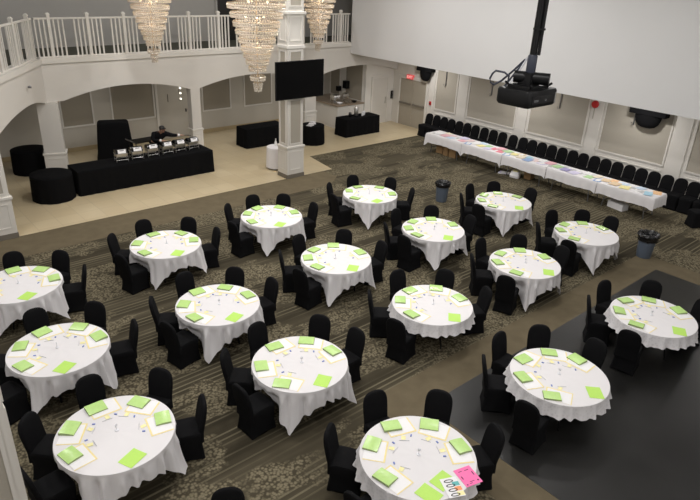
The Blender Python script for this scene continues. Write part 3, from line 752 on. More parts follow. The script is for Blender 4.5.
# extra papers on the front-right table
cx, cy = TAB[17]
def at17(ang, r): return (cx+r*math.cos(math.radians(ang)), cy+r*math.sin(math.radians(ang)))
o = put('lime_sheet', LSHEET, None, (4.50, 3.35, CT+.002), math.radians(97)); tag(o, 'flat lime green sheet at the near-left edge of the right table of the front row', 'paper', 'flat lime sheets')
mb = MB(); mb.box(-.11, .11, -.155, .155, 0, .002)
for z, mi in ((.012, 1), (-.066, 2), (-.144, 3)): mb.box(.02, .108, z, z+.066, .002, .0028, mi)
for j in range(4):
    yc = .10-.073*j; N = 28
    for rr_, zz in (((.062, .026), 0),):
        ring_o = [(-.012+.062*math.cos(2*PI*q/N), yc+.026*math.sin(2*PI*q/N)) for q in range(N)]
        ring_i = [(-.012+.047*math.cos(2*PI*q/N), yc+.014*math.sin(2*PI*q/N)) for q in range(N)]
        vs = [(x, y, .0036) for x, y in ring_o+ring_i]; mb.add(vs, [(q, (q+1) % N, N+(q+1) % N, N+q) for q in range(N)], 4)
o = put('pattern_card', mb.mesh('pattern_card', ['paper', 'teal', 'orange', 'pale_yellow', 'black_plastic'], 0), None, (4.81, 3.235, CT+.008), math.radians(-25))
tag(o, 'white card with four black ovals over teal, orange and yellow blocks, front right table', 'card')
mb = MB(); mb.box(-.125, .125, -.15, .15, 0, .002)
for x, y, w, h in ((-.05, .1, .05, .008), (.04, .095, .06, .008), (.0, -.09, .07, .007), (-.085, .0, .012, .05), (.09, .02, .012, .06), (.085, -.1, .02, .02), (-.03, -.115, .04, .007), (-.09, -.12, .02, .015)): mb.box(x-w/2, x+w/2, y-h/2, y+h/2, .002, .0026, 1)
o = put('pink_flyer', mb.mesh('pink_flyer', ['pink', 'jacket'], 0), None, (5.11, 3.235, CT+.002), math.radians(-15))
tag(o, 'hot pink flyer with black marks on the right table of the front row', 'flyer')

# ---------------------------------------------------------------- wall chairs and display tables
ys = [17.53, 17.13, 16.77, 16.37, 15.97, 15.57, 15.15, 14.62, 14.18, 13.74, 13.25, 12.78, 12.36, 11.92, 11.5, 11.08, 10.68, 10.2, 9.79, 9.38, 8.96, 8.55, 8.13, 7.70, 7.28, 6.87, 6.45, 6.03]
for _ in range(200):
    for i in range(len(ys)-1):
        dlt = ys[i]-ys[i+1]
        if dlt < .424: m_ = (.424-dlt)/2; ys[i] += m_; ys[i+1] -= m_
for i, y in enumerate(ys):
    chair(19.94+R.uniform(-.015, .015), y, PI+math.radians(R.uniform(-.8, .8)), 'black covered chair along the panelled wall, %s from the double doors' % ORD[i], 'black covered chairs along the panelled wall')
chair(18.95, 5.72, PI*.8, 'black covered chair standing loose past the near end of the display tables', 'loose chairs')

chair(2.41, 4.55, math.radians(241), 'black covered chair cut off by the bottom edge of the photo', 'loose chairs')
DX0, DX1, DZ = 18.07, 18.85, .74
def display_cloth(y0, y1, i):
    rnd = random.Random(i+50); mb = MB(); rings = []
    per = []
    for n_, a, b2 in ((26, (DX0, y0), (DX1, y0)), (40, (DX1, y0), (DX1, y1)), (26, (DX1, y1), (DX0, y1)), (40, (DX0, y1), (DX0, y0))):
        for q in range(n_): per.append((a[0]+(b2[0]-a[0])*q/n_, a[1]+(b2[1]-a[1])*q/n_))
    cx, cy = (DX0+DX1)/2, (y0+y1)/2
    for k_ in (.1, .6, .985): rings.append([(cx+(x-cx)*k_, cy+(y-cy)*k_, DZ+.008) for x, y in per])
    rings.append([(x, y, DZ+.003) for x, y in per])
    for t in (.15, .4, .7, 1):
        ring = []
        for q, (x, y) in enumerate(per):
            endn = min(abs(y-y0), abs(y-y1)); front = abs(x-DX0) < 1e-6 or abs(x-DX1) < 1e-6
            inner = not ((i == 0 and abs(y-y1) < .01) or (i == 4 and abs(y-y0) < .01))
            drop = .33+.015*math.sin(q*.21+i)
            nx = -1 if abs(x-DX0) < 1e-6 else (1 if abs(x-DX1) < 1e-6 else 0)
            ny = -1 if abs(y-y0) < 1e-6 else (1 if abs(y-y1) < 1e-6 else 0)
            if ny and inner and not nx: drop = .03
            if front and endn < .14: drop += (.16 if i < 2 and x < 18.5 else .05)*(1-endn/.14)
            o_ = .02+.02*t+.012*t*math.sin(q*.9+i)
            if ny and inner: ny = -.15*ny
            ring.append((x+nx*o_, y+ny*o_, DZ+.003-drop*t))
        rings.append(ring)
    mb.loft(rings, True, False)
    me = mb.mesh('display_cloth', 'linen', 50)
    o = put('tablecloth', me); tag(o, 'white cloth on the %s display table from the double doors' % ORD[i], 'tablecloth', 'white display table cloths')
for i in range(5):
    y1 = 15.85-1.83*i; y0 = y1-1.82
    t = thing('display_table', 'long folding table under white cloth by the wall, %s from the double doors' % ORD[i], 'table', ((DX0+DX1)/2, (y0+y1)/2, 0), 0, 'display tables along the panelled wall')
    e = MB(); e.box(-.37, .37, -.89, .89, DZ-.04, DZ); e.obj('tabletop', 'table_wood', t, 0)
    for sx in (-1, 1):
        for sy in (-1, 1):
            e = MB(); e.tube([(sx*.30, sy*.6, DZ-.04), (sx*.31, sy*.68, .003)], .018, 8); e.obj('leg', 'grey_metal', t)
    for sy in (-1, 1):
        e = MB(); e.tube([(-.31, sy*.65, .22), (.31, sy*.65, .22)], .012, 8); e.obj('brace', 'grey_metal', t)
    display_cloth(y0, y1, i)
PAL = {'white': (.80, .79, .78), 'pink': (.75, .36, .42), 'pale pink': (.78, .58, .56), 'blue': (.16, .30, .58), 'pale blue': (.50, .62, .76), 'red': (.72, .10, .17), 'lavender': (.60, .55, .76), 'green': (.36, .60, .24),
       'yellow': (.78, .68, .22), 'orange': (.78, .42, .14), 'sky blue': (.28, .55, .70), 'cream': (.78, .68, .50), 'purple': (.26, .22, .50), 'tan': (.66, .46, .24), 'grey': (.45, .44, .44)}
for n_, c in PAL.items(): M['sheet_'+n_] = mat('sheet_'+n_.replace(' ', '_'), tuple(v_*.82+.14 for v_ in c), .55, noise=.25, nscale=16)
SEQ = ['white', 'white', 'cream', 'pink', 'pale pink', 'pale blue', 'white', 'lavender', 'pink', 'pale pink', 'blue', 'white', 'pale blue', 'yellow', 'green', 'lavender', 'red', 'pink', 'red', 'green', 'blue', 'yellow', 'tan', 'cream', 'sky blue', 'blue', 'pale pink', 'white',
       'lavender', 'pink', 'white', 'green', 'white', 'purple', 'white', 'lavender', 'white', 'white', 'green', 'cream', 'blue', 'tan', 'orange', 'tan', 'pale blue', 'yellow', 'white', 'pale blue', 'white', 'sky blue', 'orange']
for i, c in enumerate(SEQ):
    y = 15.62-8.75*i/(len(SEQ)-1)
    x = [18.27, 18.45, 18.64, 18.34, 18.56][i % 5]+R.uniform(-.02, .02)
    if i == len(SEQ)-1: x, y = 18.64, 6.9
    if i == len(SEQ)-2: x, y = 18.3, 7.02
    mb = MB(); th = R.uniform(.002, .012); w, h = (R.uniform(.11, .15), R.uniform(.15, .19))
    mb.box(-h, h, -w, w, 0, th)
    if c in ('white', 'blue', 'tan', 'purple', 'lavender') and i % 2 == 0: mb.box(-h*.7, h*.7, -w*.6, w*.6, th, th+.001, 1)
    o = put('booklet', mb.mesh('booklet', ['sheet_'+c, 'sheet_'+('white' if c != 'white' else 'grey')], 0), None, (x, y, DZ+.0095+.001*(i % 5)+.013*(i % 2)), R.uniform(-.35, .35))
    tag(o, '%s booklet on the white display tables, %s counting from the double doors' % (c, ORD[i]), 'booklet', 'booklets on the display tables')

def carton(x, y, sx, sy, h, rz, m, lab, name='cardboard_box'):
    t = thing(name, lab, 'box', (x, y, .003), rz, 'boxes under the display tables')
    e = MB(); e.box(-sx/2, sx/2, -sy/2, sy/2, 0, h); e.obj('box_body', m, t, 0, .006)
    for s in (-1, 1):
        e = MB(); e.obox((0, s*sy*.25, h+.006), sx*.98, sy*.49, .006, 0, 0, s*.03); e.obj('flap', m, t, 0)
carton(18.45, 15.32, .28, .3, .36, .1, 'cardboard', 'brown cardboard box under the far end of the display tables')
carton(18.4, 14.94, .3, .24, .34, -.05, 'cardboard', 'left one of two brown boxes under the second far table')
carton(18.42, 14.62, .32, .3, .37, .1, 'cardboard', 'right one of two brown boxes under the second far table')
carton(18.4, 7.88, .3, .56, .2, -.2, 'paper', 'long white box on the carpet under the near display tables', 'white_box')
carton(18.6, 11.3, .3, .26, .3, .1, 'cardboard', 'dark brown box beside the white bag under the display tables')
t = thing('paper_bag', 'crumpled white bag under the middle of the display tables', 'bag', (18.3, 11.69, .003), .3)
e = MB(); e.loft([[(x*s+R.uniform(-.012, .012), y*s+R.uniform(-.012, .012), z) for x, y in rrect(.13, .17, .05)] for z, s in ((0, .95), (.08, 1.05), (.16, .9), (.22, .75))]); bg = e.obj('bag_body', 'paper', t, 20)
e = MB(); e.loft([[(x*s, y*s, z) for x, y in rrect(.08, .1, .04)] for z, s in ((.2, 1), (.245, .8))]); e.obj('yellow_packet', 'pale_yellow', t)
t = thing('paper_heap', 'low untidy heap of papers under the display tables, left of the white bag', 'paper', (18.3, 12.2, .003), .2)
for k in range(4):
    e = MB(); e.obox((R.uniform(-.05, .05), R.uniform(-.1, .1), .01+.016*k), .22, .3, .012, R.uniform(-.6, .6)); e.obj('paper_bundle', ['paper', 'sheet_grey', 'sheet_lavender', 'paper'][k], t, 0)

# ---------------------------------------------------------------- bins
def bin_(x, y, lab, bag, sc):
    t = thing('waste_bin', lab, 'bin', (x, y, .003), .3); t.scale = (sc, sc, sc)
    e = MB(); e.lathe([(.19, 0), (.195, .02), (.235, .62), (.25, .63), (.25, .66), (.235, .66), (.20, .1)], 28, cap1=True); e.obj('bin_body', 'bin_blue', t)
    rnd = random.Random(int(x*10)); N = 40; rings = []
    for z, r, j in ((.5 if bag > 1 else .56, .262, .008), (.6, .266, .012), (.665, .272+.02*bag, .016), (.70+.02*bag, .255, .02), (.685+.02*bag, .20, .02), (.6, .16, .02), (.45, .14, .01)):
        rings.append([((r+rnd.uniform(-j, j)*bag)*math.cos(2*PI*k/N), (r+rnd.uniform(-j, j)*bag)*math.sin(2*PI*k/N), z+rnd.uniform(-j, j)*bag) for k in range(N)])
    e = MB(); e.loft(rings, False, True); e.obj('bin_liner', 'black_bag', t, 60)
bin_(14.2, 11.58, 'blue grey waste bin with black liner between two back tables', .8, .88)
bin_(15.48, 5.66, 'blue grey waste bin with bulging black liner at the dance floor corner', 1.2, .93)

# ---------------------------------------------------------------- black draped tables
def drape(name, label, per, cx, cy, zt, m, group=None, seed=1, pleat=.018, zb=.008, flare=.03, cat='tablecloth'):
    rnd = random.Random(seed); N = len(per); a1, a2 = rnd.uniform(0, 6), rnd.uniform(0, 6); rings = []
    for k_ in (.05, .6, .985): rings.append([(cx+(x-cx)*k_, cy+(y-cy)*k_, zt) for x, y in per])
    L = 0; cum = []
    for i in range(N): cum.append(L); L += math.dist(per[i], per[(i+1) % N])
    rings.append([(x, y, zt-.008) for x, y in per])
    for t in (.1, .3, .55, .8, 1):
        ring = []
        for i, (x, y) in enumerate(per):
            px, py = per[i-1]; qx, qy = per[(i+1) % N]; d_ = Vector((qx-px, qy-py)).normalized(); n_ = Vector((d_.y, -d_.x))
            s = cum[i]; w = .6*math.sin(s*17+a1+math.sin(s*3+a2))+.4*math.sin(s*29+a2)
            o_ = flare*t+pleat*w*min(1, t*1.4)
            ring.append((x+n_.x*o_, y+n_.y*o_, zt-.008-(zt-.008-zb)*t))
        rings.append(ring)
    mb = MB(); mb.loft(rings, True, False); o = put(name, mb.mesh(name, m, 50)); tag(o, label, cat, group); return o
def rect_per(x0, x1, y0, y1, st=.035, r=.03):
    pts = []
    for cx, cy, a0 in ((x1-r, y0+r, 270), (x1-r, y1-r, 0), (x0+r, y1-r, 90), (x0+r, y0+r, 180)):
        for k in range(4):
            a = math.radians(a0+30*k); pts.append((cx+r*math.cos(a), cy+r*math.sin(a)))
    out = []
    for i, p in enumerate(pts):
        q = pts[(i+1) % len(pts)]; n_ = max(1, int(math.dist(p, q)/st))
        for k in range(n_): out.append((p[0]+(q[0]-p[0])*k/n_, p[1]+(q[1]-p[1])*k/n_))
    return out
def circ_per(cx, cy, r, n=110): return [(cx+r*math.cos(2*PI*k/n), cy+r*math.sin(2*PI*k/n)) for k in range(n)]
BG = 'black floor-length cloths under the arcade'
def under_table(label, x0, x1, y0, y1, zt, rnd_=False):
    t = thing('folding_table', label, 'table', ((x0+x1)/2, (y0+y1)/2, .005)); hx, hy = (x1-x0)/2-.03, (y1-y0)/2-.03
    e = MB()
    if rnd_: e.lathe([(hx, zt-.06), (hx, zt-.02)], 32)
    else: e.box(-hx, hx, -hy, hy, zt-.06, zt-.02)
    e.obj('tabletop', 'table_wood', t)
    k_ = .55 if rnd_ else .85
    for sx in (-1, 1):
        for sy in (-1, 1):
            e = MB(); e.tube([(sx*hx*k_, sy*hy*k_, 0), (sx*hx*k_, sy*hy*k_, zt-.06)], .016, 8); e.obj('leg', 'grey_metal', t)
for lab, x0, x1, y0, y1, zt, rd, m, zb in (
    ('long black draped buffet table in front of the arcade', 5.34, 9.82, 18.08, 18.98, .76, 0, 'black_cloth', .01),
    ('round black draped table at the left end of the buffet', 4.12, 5.26, 17.83, 18.97, .76, 1, 'black_cloth', .01),
    ('round black draped table behind the left corner pier', 4.35, 5.49, 20.75, 21.89, .76, 1, 'black_cloth', .01),
    ('black draped table behind the small white table and television pillar', 12.25, 14.1, 19.85, 20.6, .76, 0, 'black_cloth', .01),
    ('small round black draped table right behind the television pillar', 14.5, 15.44, 18.75, 19.69, .76, 1, 'black_cloth', .01),
    ('black draped coffee table in front of the bar counter', 16.66, 18.6, 19.1, 19.82, .76, 0, 'black_cloth', .01),
    ('small round white draped table beside the television pillar', 11.5, 12.16, 16.92, 17.58, .78, 1, 'linen', .06)):
    per = circ_per((x0+x1)/2, (y0+y1)/2, (x1-x0)/2) if rd else rect_per(x0, x1, y0, y1)
    drape('tablecloth', 'floor-length '+('white' if m == 'linen' else 'black')+' cloth on the '+lab.replace('black draped ', '').replace('white draped ', ''), per, (x0+x1)/2, (y0+y1)/2, zt, m, None if m == 'linen' else BG, seed=int(x0*10), zb=zb, flare=.02 if rd else .03, pleat=.012)
    under_table(lab, x0, x1, y0, y1, zt, rd)
t = thing('covered_cart', 'tall black cloth-covered stack standing behind the buffet', 'cart', (7.65, 21.1, .005), -.35)
e = MB(); e.loft([[(x*s+.012*math.sin(9*x+5*z), y*s+.012*math.sin(11*y+z*4), z) for x, y in rrect(.58, .34, .08, 5)] for z, s in ((0, 1.16), (.3, 1.06), (.8, .96), (1.2, .93), (1.33, .89), (1.38, .8))]); e.obj('cover', 'black_cloth', t, 50)

# white bottle and folded napkin on the small white table, napkins on the round black one
t = thing('bottle', 'white bottle on the small white table beside the pillar', 'bottle', (11.85, 17.3, .782))
e = MB(); e.lathe([(.045, 0), (.048, .12), (.02, .2), (.018, .24)], 16); e.obj('bottle_body', 'paper', t); e = MB(); e.lathe([(.021, .235), (.021, .265)], 12); e.obj('cap', 'paper', t)
for k, (x, y, s) in enumerate(((14.75, 19.1, .13), (15.02, 19.3, .12))):
    o = put('napkin_pile', None, None, (x, y, .762), .4+k); o['label'] = ['larger', 'smaller'][k]+' pile of white napkins on the small round black table'; o['category'] = 'napkins'; o['group'] = 'napkin piles'
    for q in range(3):
        e = MB(); e.obox((.01*q, -.008*q, .018+.03*q), s*2-.03*q, s*1.7-.02*q, .026, .25*q); e.obj('napkin_fold', 'linen', o, 0, .008)

# ---------------------------------------------------------------- bar counter
t = thing('bar_counter', 'white bar counter with brown granite top against the closet wall', 'counter', (18.08, 21.65, .005))
e = MB(); e.box(-.76, .77, -1.18, 1.2, 0, 1.0); e.obj('counter_body', 'white_paint', t, 0)
e = MB(); e.box(-.83, .775, -1.24, 1.22, 1.0, 1.05); e.obj('worktop', 'granite', t, 0, .01)
for x0, x1 in ((-.68, -.02), (.06, .7)):
    e = MB()
    for a, c in ((x0, x0+.03), (x1-.03, x1)): e.box(a, c, -1.195, -1.18, .15, .88)
    e.box(x0+.03, x1-.03, -1.195, -1.18, .15, .18); e.box(x0+.03, x1-.03, -1.195, -1.18, .85, .88); e.obj('panel_frame', 'white_paint', t, 0)
e = MB(); e.box(-.775, -.76, -1.0, 1.0, .12, .15); e.box(-.775, -.76, -1.0, 1.0, .85, .88); e.obj('side_moulding', 'white_paint', t, 0)

def chafer(x, y, z, rz, lab, group, white=True):
    t = thing('chafing_dish', lab, 'chafing dish', (x, y, z), rz, group); t.scale = (.98, 1.0, 1.22)
    e = MB(); e.loft([[(a*s, c*s, zz) for a, c in rrect(.19, .14, .03)] for zz, s in ((.13, .92), (.2, 1), (.205, 1.05), (.215, 1.05))]); e.obj('water_pan', 'steel', t, 40)
    e = MB()
    for sx in (-1, 1):
        for sy in (-1, 1): e.tube([(sx*.17, sy*.12, .2), (sx*.185, sy*.135, .0)], .008, 6)
    e.tube([(-.18, -.13, .05), (.18, -.13, .05), (.18, .13, .05), (-.18, .13, .05), (-.18, -.13, .05)], .006, 6); e.obj('stand', 'steel', t)
    e = MB(); rings = []
    for q in range(9):
        a = PI*q/8; rings.append([(-.185, .14*math.cos(a), .216+.1*math.sin(a)), (.185, .14*math.cos(a), .216+.1*math.sin(a)), (.185, .13*math.cos(a), .216+.09*math.sin(a)), (-.185, .13*math.cos(a), .216+.09*math.sin(a))])
    e.loft(rings); e.add([(s*.18, .135*math.cos(PI*q/8), .216+.095*math.sin(PI*q/8)) for s in (-1, 1) for q in range(9)], [tuple(range(9)), tuple(range(17, 8, -1))]); e.obj('lid', 'steel' if not white else 'black_gloss', t, 40)
    e = MB(); e.tube([(-.06, -.12, .29), (-.06, -.15, .3), (.06, -.15, .3), (.06, -.12, .29)], .008, 6); e.obj('handle', 'black_plastic', t)
    e = MB(); e.lathe([(.04, 0), (.04, .055)], 14); e.obj('fuel_can', 'black_plastic', t)
    return t
for i, (x, y) in enumerate(((6.84, 18.5), (7.34, 18.52), (7.87, 18.55), (8.38, 18.58), (8.84, 18.6), (9.33, 18.62))):
    t = chafer(x, y, .762, -.12+.04*i, 'steel chafing dish on the black buffet, %s from the left' % ORD[i], 'chafing dishes on the buffet')
    e = MB(); e.obox((0, -.155, .275), .25, .006, .10, 0, 0, -.45); e.obj('name_card', 'paper', t, 0)
for i, (x, y) in enumerate(((17.6, 21.0), (18.15, 21.05))):
    chafer(x, y, 1.057, .1*i, ['left', 'right'][i]+' steel chafing dish on the granite bar counter', 'chafing dishes on the bar', False)
for i, (x, y) in enumerate(((17.55, 20.62), (18.0, 20.58), (18.4, 20.62))):
    t = thing('serving_bowl', ['white', 'steel', 'dark'][i]+' low serving bowl at the front of the bar counter', 'bowl', (x, y, 1.057), 0, 'bowls on the bar')
    e = MB(); e.lathe([(.06, 0), (.13, .06), (.14, .075), (.13, .075), (.05, .015)], 22); e.obj('bowl_body', ['paper', 'steel', 'black_gloss'][i], t)
t = thing('coffee_urn', 'tall silver coffee urn on the black table before the bar', 'urn', (17.55, 19.5, .762))
e = MB(); e.lathe([(.09, 0), (.1, .02), (.1, .36), (.085, .39), (.03, .42), (.015, .45)], 24); e.obj('urn_body', 'steel', t)
e = MB(); e.tube([(0, -.1, .08), (0, -.14, .08), (0, -.145, .05)], .012, 8); e.obj('tap', 'black_plastic', t); e = MB(); e.lathe([(.105, 0), (.105, .03)], 24); e.obj('foot_ring', 'black_plastic', t)
for i, (x, y) in enumerate(((17.9, 19.42), (18.02, 19.5), (17.78, 19.36))):
    t = thing('cup_stack', ['middle', 'right', 'left'][i]+' stack of white paper cups beside the coffee urn', 'cups', (x, y, .762), 0, 'paper cup stacks')
    e = MB()
    for q in range(5): e.lathe([(.032, .02*q), (.042, .02*q+.09), (.044, .02*q+.092), (.04, .02*q+.085)], 14)
    e.obj('cup_sleeve', 'paper', t)
t = thing('dark_jug', 'dark jug left of the coffee urn on the black table', 'jug', (17.2, 19.5, .762))
e = MB(); e.lathe([(.06, 0), (.075, .06), (.06, .18), (.045, .2)], 18); e.obj('jug_body', 'black_gloss', t); e = MB(); e.tube([(.06, 0, .17), (.12, 0, .15), (.12, 0, .06), (.07, 0, .05)], .009, 8); e.obj('handle', 'black_plastic', t)

# cart with a looped handle behind the buffet
t = thing('service_cart', 'low black service cart with a looped handle behind the buffet', 'cart', (8.05, 20.0, .005), .1)
e = MB(); e.box(-.25, .75, -.25, .25, .86, .9); e.obj('upper_shelf', 'black_plastic', t, 0, .01); e = MB(); e.box(-.25, .75, -.25, .25, .25, .28); e.obj('lower_shelf', 'black_plastic', t, 0, .01)
for x, y in ((-.22, -.22), (-.22, .22), (.72, -.22), (.72, .22)):
    e = MB(); e.tube([(x, y, .06), (x, y, .9)], .015, 8); e.obj('upright', 'black_plastic', t)
    e = MB(); e.loft([[(x+.045*math.cos(a), y+q, .045+.045*math.sin(a)) for a in [2*PI*k/14 for k in range(14)]] for q in (-.015, .015)]); e.obj('caster', 'black_plastic', t)
e = MB(); e.tube([(-.25, -.22, .88), (-.34, -.22, .95), (-.37, -.18, .97), (-.37, .18, .97), (-.34, .22, .95), (-.25, .22, .88)], .018, 8); e.obj('handle', 'grey_metal', t)

# ---------------------------------------------------------------- the person behind the buffet
def skin_obj(name, chains, m, parent, lv=2):
    bm = bmesh.new(); sl = bm.verts.layers.skin.verify(); first = True; idx = {}
    for ch in chains:
        prev = None
        for key, co, r in ch:
            if key in idx: v = idx[key]
            else:
                v = bm.verts.new(co); v[sl].radius = (r, r) if not isinstance(r, tuple) else r
                v[sl].use_root = first; first = False; idx[key] = v
            if prev is not None and bm.edges.get((prev, v)) is None: bm.edges.new((prev, v))
            prev = v
    me = bpy.data.meshes.new(name); bm.to_mesh(me); bm.free(); me.materials.append(M[m])
    o = put(name, me, parent)
    o.modifiers.new('Skin', 'SKIN').use_smooth_shade = True
    sd = o.modifiers.new('Sub', 'SUBSURF'); sd.levels = lv; sd.render_levels = lv
    return o
def lean(q): return (q[0]*1.1, q[1]-.40*max(0, q[2]-.92), q[2] if q[2] < .92 else .92+(q[2]-.92)*.78)
per_ = thing('person', 'person in dark jacket and black cap reaching over the buffet dishes', 'person', (8.45, 19.55, .006), 0)
# facing -Y, leaning toward +X; local coordinates
P = dict(pel=(0, 0, .92), ab=(.02, -.03, 1.06), ch=(.05, -.10, 1.24), nk=(.06, -.15, 1.38), hd0=(.07, -.18, 1.44),
         ls=(-.13, -.10, 1.32), rs=(.23, -.14, 1.30), rel=(.42, -.24, 1.20), rwr=(.62, -.33, 1.19), lel=(-.20, -.22, 1.10), lwr=(.02, -.36, 1.06))
P = {k_: lean(v_) for k_, v_ in P.items()}
HD = Vector(lean((.08, -.205, 1.53)))-Vector((.08, -.205, 1.53))
def hp_(x, y, z): return (x+HD.x, y+HD.y, z+HD.z)
def hand(pre, w, d, side):
    w = Vector(w); d = Vector(d).normalized(); up = Vector((0, 0, 1)); s = d.cross(up).normalized()*side
    palm = w+d*.075; ch = [[(pre+'w', tuple(w), .026), (pre+'p', tuple(palm), (.034, .018))]]
    for i, (o_, l) in enumerate(((-.028, .062), (-.009, .075), (.01, .07), (.028, .055))):
        b0 = palm+s*o_*.8; b1 = b0+d*l*.55+s*o_*.15; b2 = b1+d*l*.5-up*.022
        ch.append([(pre+'p', tuple(palm), .02), (pre+'f%da' % i, tuple(b0+d*.02), .0095), (pre+'f%db' % i, tuple(b1), .0088), (pre+'f%dc' % i, tuple(b2), .0075)])
    t0 = w+d*.035-s*.03; t1 = t0+d*.035-s*.025; ch.append([(pre+'w', tuple(w), .026), (pre+'t0', tuple(t0), .012), (pre+'t1', tuple(t1), .010), (pre+'t2', tuple(t1+d*.028-up*.008), .008)])
    return ch
rd, ld = Vector((.9, -.35, -.02)), Vector((.9, -.5, -.05))
body = [[('pel', P['pel'], (.15, .105)), ('ab', P['ab'], (.135, .1)), ('ch', P['ch'], (.15, .105)), ('nk', P['nk'], .056), ('h0', P['hd0'], .06), ('h1', hp_(.08, -.205, 1.5), (.075, .085)), ('h2', hp_(.08, -.205, 1.56), (.075, .09)), ('h3', hp_(.08, -.2, 1.61), .05)],
        [('ch', 0, 0), ('rs', P['rs'], .062), ('rel', P['rel'], .044), ('rw0', P['rwr'], .03)],
        [('ch', 0, 0), ('ls', P['ls'], .062), ('lel', P['lel'], .044), ('lw0', P['lwr'], .03)],
        [('pel', 0, 0), ('rh', (.09, 0, .86), .09), ('rk', (.1, -.03, .47), .06), ('ra', (.1, .02, .09), .042), ('rt', (.1, -.12, .035), .036)],
        [('pel', 0, 0), ('lh', (-.09, 0, .86), .09), ('lk', (-.1, -.03, .47), .06), ('la', (-.1, .02, .09), .042), ('lt', (-.1, -.12, .035), .036)]]
hr = hand('R', Vector(P['rwr'])+rd.normalized()*.03, rd, 1); hl = hand('L', Vector(P['lwr'])+ld.normalized()*.03, ld, 1)
body += [[('rw0', 0, 0), ('Rw', tuple(Vector(P['rwr'])+rd.normalized()*.03), .026)], [('lw0', 0, 0), ('Lw', tuple(Vector(P['lwr'])+ld.normalized()*.03), .026)]] + hr + hl
skin_obj('body', body, 'skin', per_)
jk = [[('pel', (0, 0, .88), (.172, .125)), ('ab', P['ab'], (.18, .14)), ('ch', P['ch'], (.21, .15)), ('nk', lean((.06, -.14, 1.36)), .078)],
      [('ch', 0, 0), ('rs', P['rs'], .095), ('rel', P['rel'], .07), ('rw', lean((.575, -.31, 1.19)), .05)],
      [('ch', 0, 0), ('ls', P['ls'], .095), ('lel', P['lel'], .07), ('lw', lean((-.015, -.34, 1.065)), .05)]]
skin_obj('jacket', jk, 'jacket', per_)
tr = [[('pel', (0, 0, .9), (.165, .12)), ('rh', (.09, 0, .84), .108), ('rk', (.1, -.03, .47), .078), ('ra', (.1, .02, .1), .064)], [('pel', 0, 0), ('lh', (-.09, 0, .84), .108), ('lk', (-.1, -.03, .47), .078), ('la', (-.1, .02, .1), .064)]]
skin_obj('trousers', tr, 'jacket', per_)
for s in (-1, 1):
    e = MB(); e.loft([[(s*.1+x*q, y*q-.06, z) for x, y in rrect(.05, .14, .045)] for z, q in ((0, 1), (.04, 1), (.08, .8))]); e.obj('shoe', 'black_plastic', per_)
e = MB(); e.ball(hp_(.08, -.185, 1.59), (.098, .108, .08), 18, 10); e.loft([[hp_(.08+.085*math.cos(a), -.27+(.11*math.sin(a) if math.sin(a) < 0 else 0), z) for a in [2*PI*k/20 for k in range(20)]] for z in (1.578, 1.588)]); e.obj('cap', 'hair', per_)
e = MB(); e.ball(hp_(.08, -.165, 1.53), (.088, .08, .09), 14, 8); e.obj('hair', 'hair', per_)
for s in (-1, 1):
    e = MB(); e.ball(hp_(.08+s*.032, -.292, 1.522), .011); e.obj('eye', 'jacket', per_)
    e = MB(); e.ball(hp_(.08+s*.092, -.2, 1.51), (.014, .026, .034)); e.obj('ear', 'skin', per_)
e = MB(); e.ball(hp_(.08, -.303, 1.497), (.015, .02, .024)); e.obj('nose', 'skin', per_)
e = MB(); e.ball(hp_(.08, -.287, 1.463), (.026, .01, .007)); e.obj('mouth', 'lip', per_)
w_ = Vector(P['rwr'])+rd.normalized()*.0
e = MB(); e.tube([w_-rd.normalized()*.05, w_+rd.normalized()*.02], [.053, .049], 12); e.obj('white_cuff', 'glove', per_)
w_ = Vector(P['lwr']); e = MB(); e.tube([w_-ld.normalized()*.035, w_+ld.normalized()*.02], [.05, .046], 12); e.obj('white_cuff', 'glove', per_)
hp = Vector(P['rwr'])+rd.normalized()*.17+Vector((8.45, 19.55, .0))
t = thing('serving_tongs', 'dark serving tongs held out by the person at the buffet', 'tongs', tuple(hp), math.atan2(rd.y, rd.x))
for s in (-1, 1):
    e = MB(); e.tube([(-.05, 0, 0), (.06, s*.02, .0), (.22, s*.012, -.02)], .007, 6); e.obj('tong_arm', 'black_plastic', t)

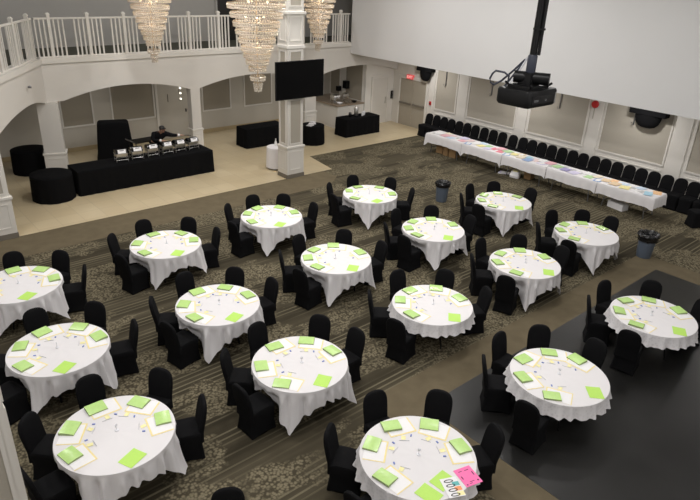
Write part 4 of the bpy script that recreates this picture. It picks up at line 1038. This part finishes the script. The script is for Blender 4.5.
# ---------------------------------------------------------------- lights
def area(x, y, z, size, power, col=(1, .98, .962), spread=PI, rot=(0, 0, 0), name='ceiling_and_fill_light'):
    L = bpy.data.lights.new(name, 'AREA'); L.shape = 'DISK'; L.size = size; L.energy = power; L.color = col; L.spread = spread
    o = bpy.data.objects.new(name, L); COL.objects.link(o); o.location = (x, y, z); o.rotation_euler = rot; return o
for x in (2.5, 6.5, 10.5, 14.2):
    for y in (2.5, 7.0, 11.5, 15.5):
        area(x, y, CZ-.03, .5, 118*(.8 if x < 3 else 1)*(.6 if y < 3 else 1)*(1.1 if 9 < x < 12 else 1)*(.15 if x > 13 and y < 3 else .45 if x > 13 and y < 8 else 1.2 if x > 13 else 1))
for x, y in ((-2, 2.5), (-2, 7), (2.5, -2), (7, -2)): area(x, y, CZ-.03, .5, 125)  # added fill lamps on the camera side, brightening cloth drapes that face it
for x, y, p in ((7, 21.6, 10), (11.3, 21.6, 10), (15.5, 21.2, 16), (2.5, 20.5, 2)): area(x, y, 3.28, .25, p, name='arcade_downlight')
for y in (4, 8.5, 13, 17.5): area(19.3, y, 3.26, .3, 46, name='overhang_fill')  # unseen lamps added under the soffit to brighten the wall and tables below
for x in (5, 9.5, 14): area(x, 21.7, CZ-.03, .4, 40, name='balcony_downlight')
w = bpy.data.worlds.new('World'); S.world = w; w.use_nodes = True
w.node_tree.nodes['Background'].inputs[0].default_value = (.9, .88, .85, 1); w.node_tree.nodes['Background'].inputs[1].default_value = .05

# ---------------------------------------------------------------- camera
cam = bpy.data.cameras.new('camera'); co = bpy.data.objects.new('camera', cam); COL.objects.link(co)
r_ = Vector((0.7553553530561592, -0.6539823057573447, 0.04177839592076103)); u_ = Vector((0.24760548881451203, 0.3438512570980078, 0.9057912755712798)); f_ = Vector((0.606737020889884, 0.6738497286104866, -0.42165949619715887))
mw = Matrix((r_, u_, -f_)).transposed().to_4x4(); mw.translation = (0, 0, 6.55999234)
co.matrix_world = mw
cam.sensor_width = 36; cam.sensor_fit = 'HORIZONTAL'; cam.lens = 606.632618/700*36; cam.clip_start = .05; cam.clip_end = 100
S.camera = co
S.view_settings.view_transform = 'Standard'; S.view_settings.look = 'None'; S.view_settings.gamma = 1; S.view_settings.use_curve_mapping = False
S.view_settings.exposure = -0.13
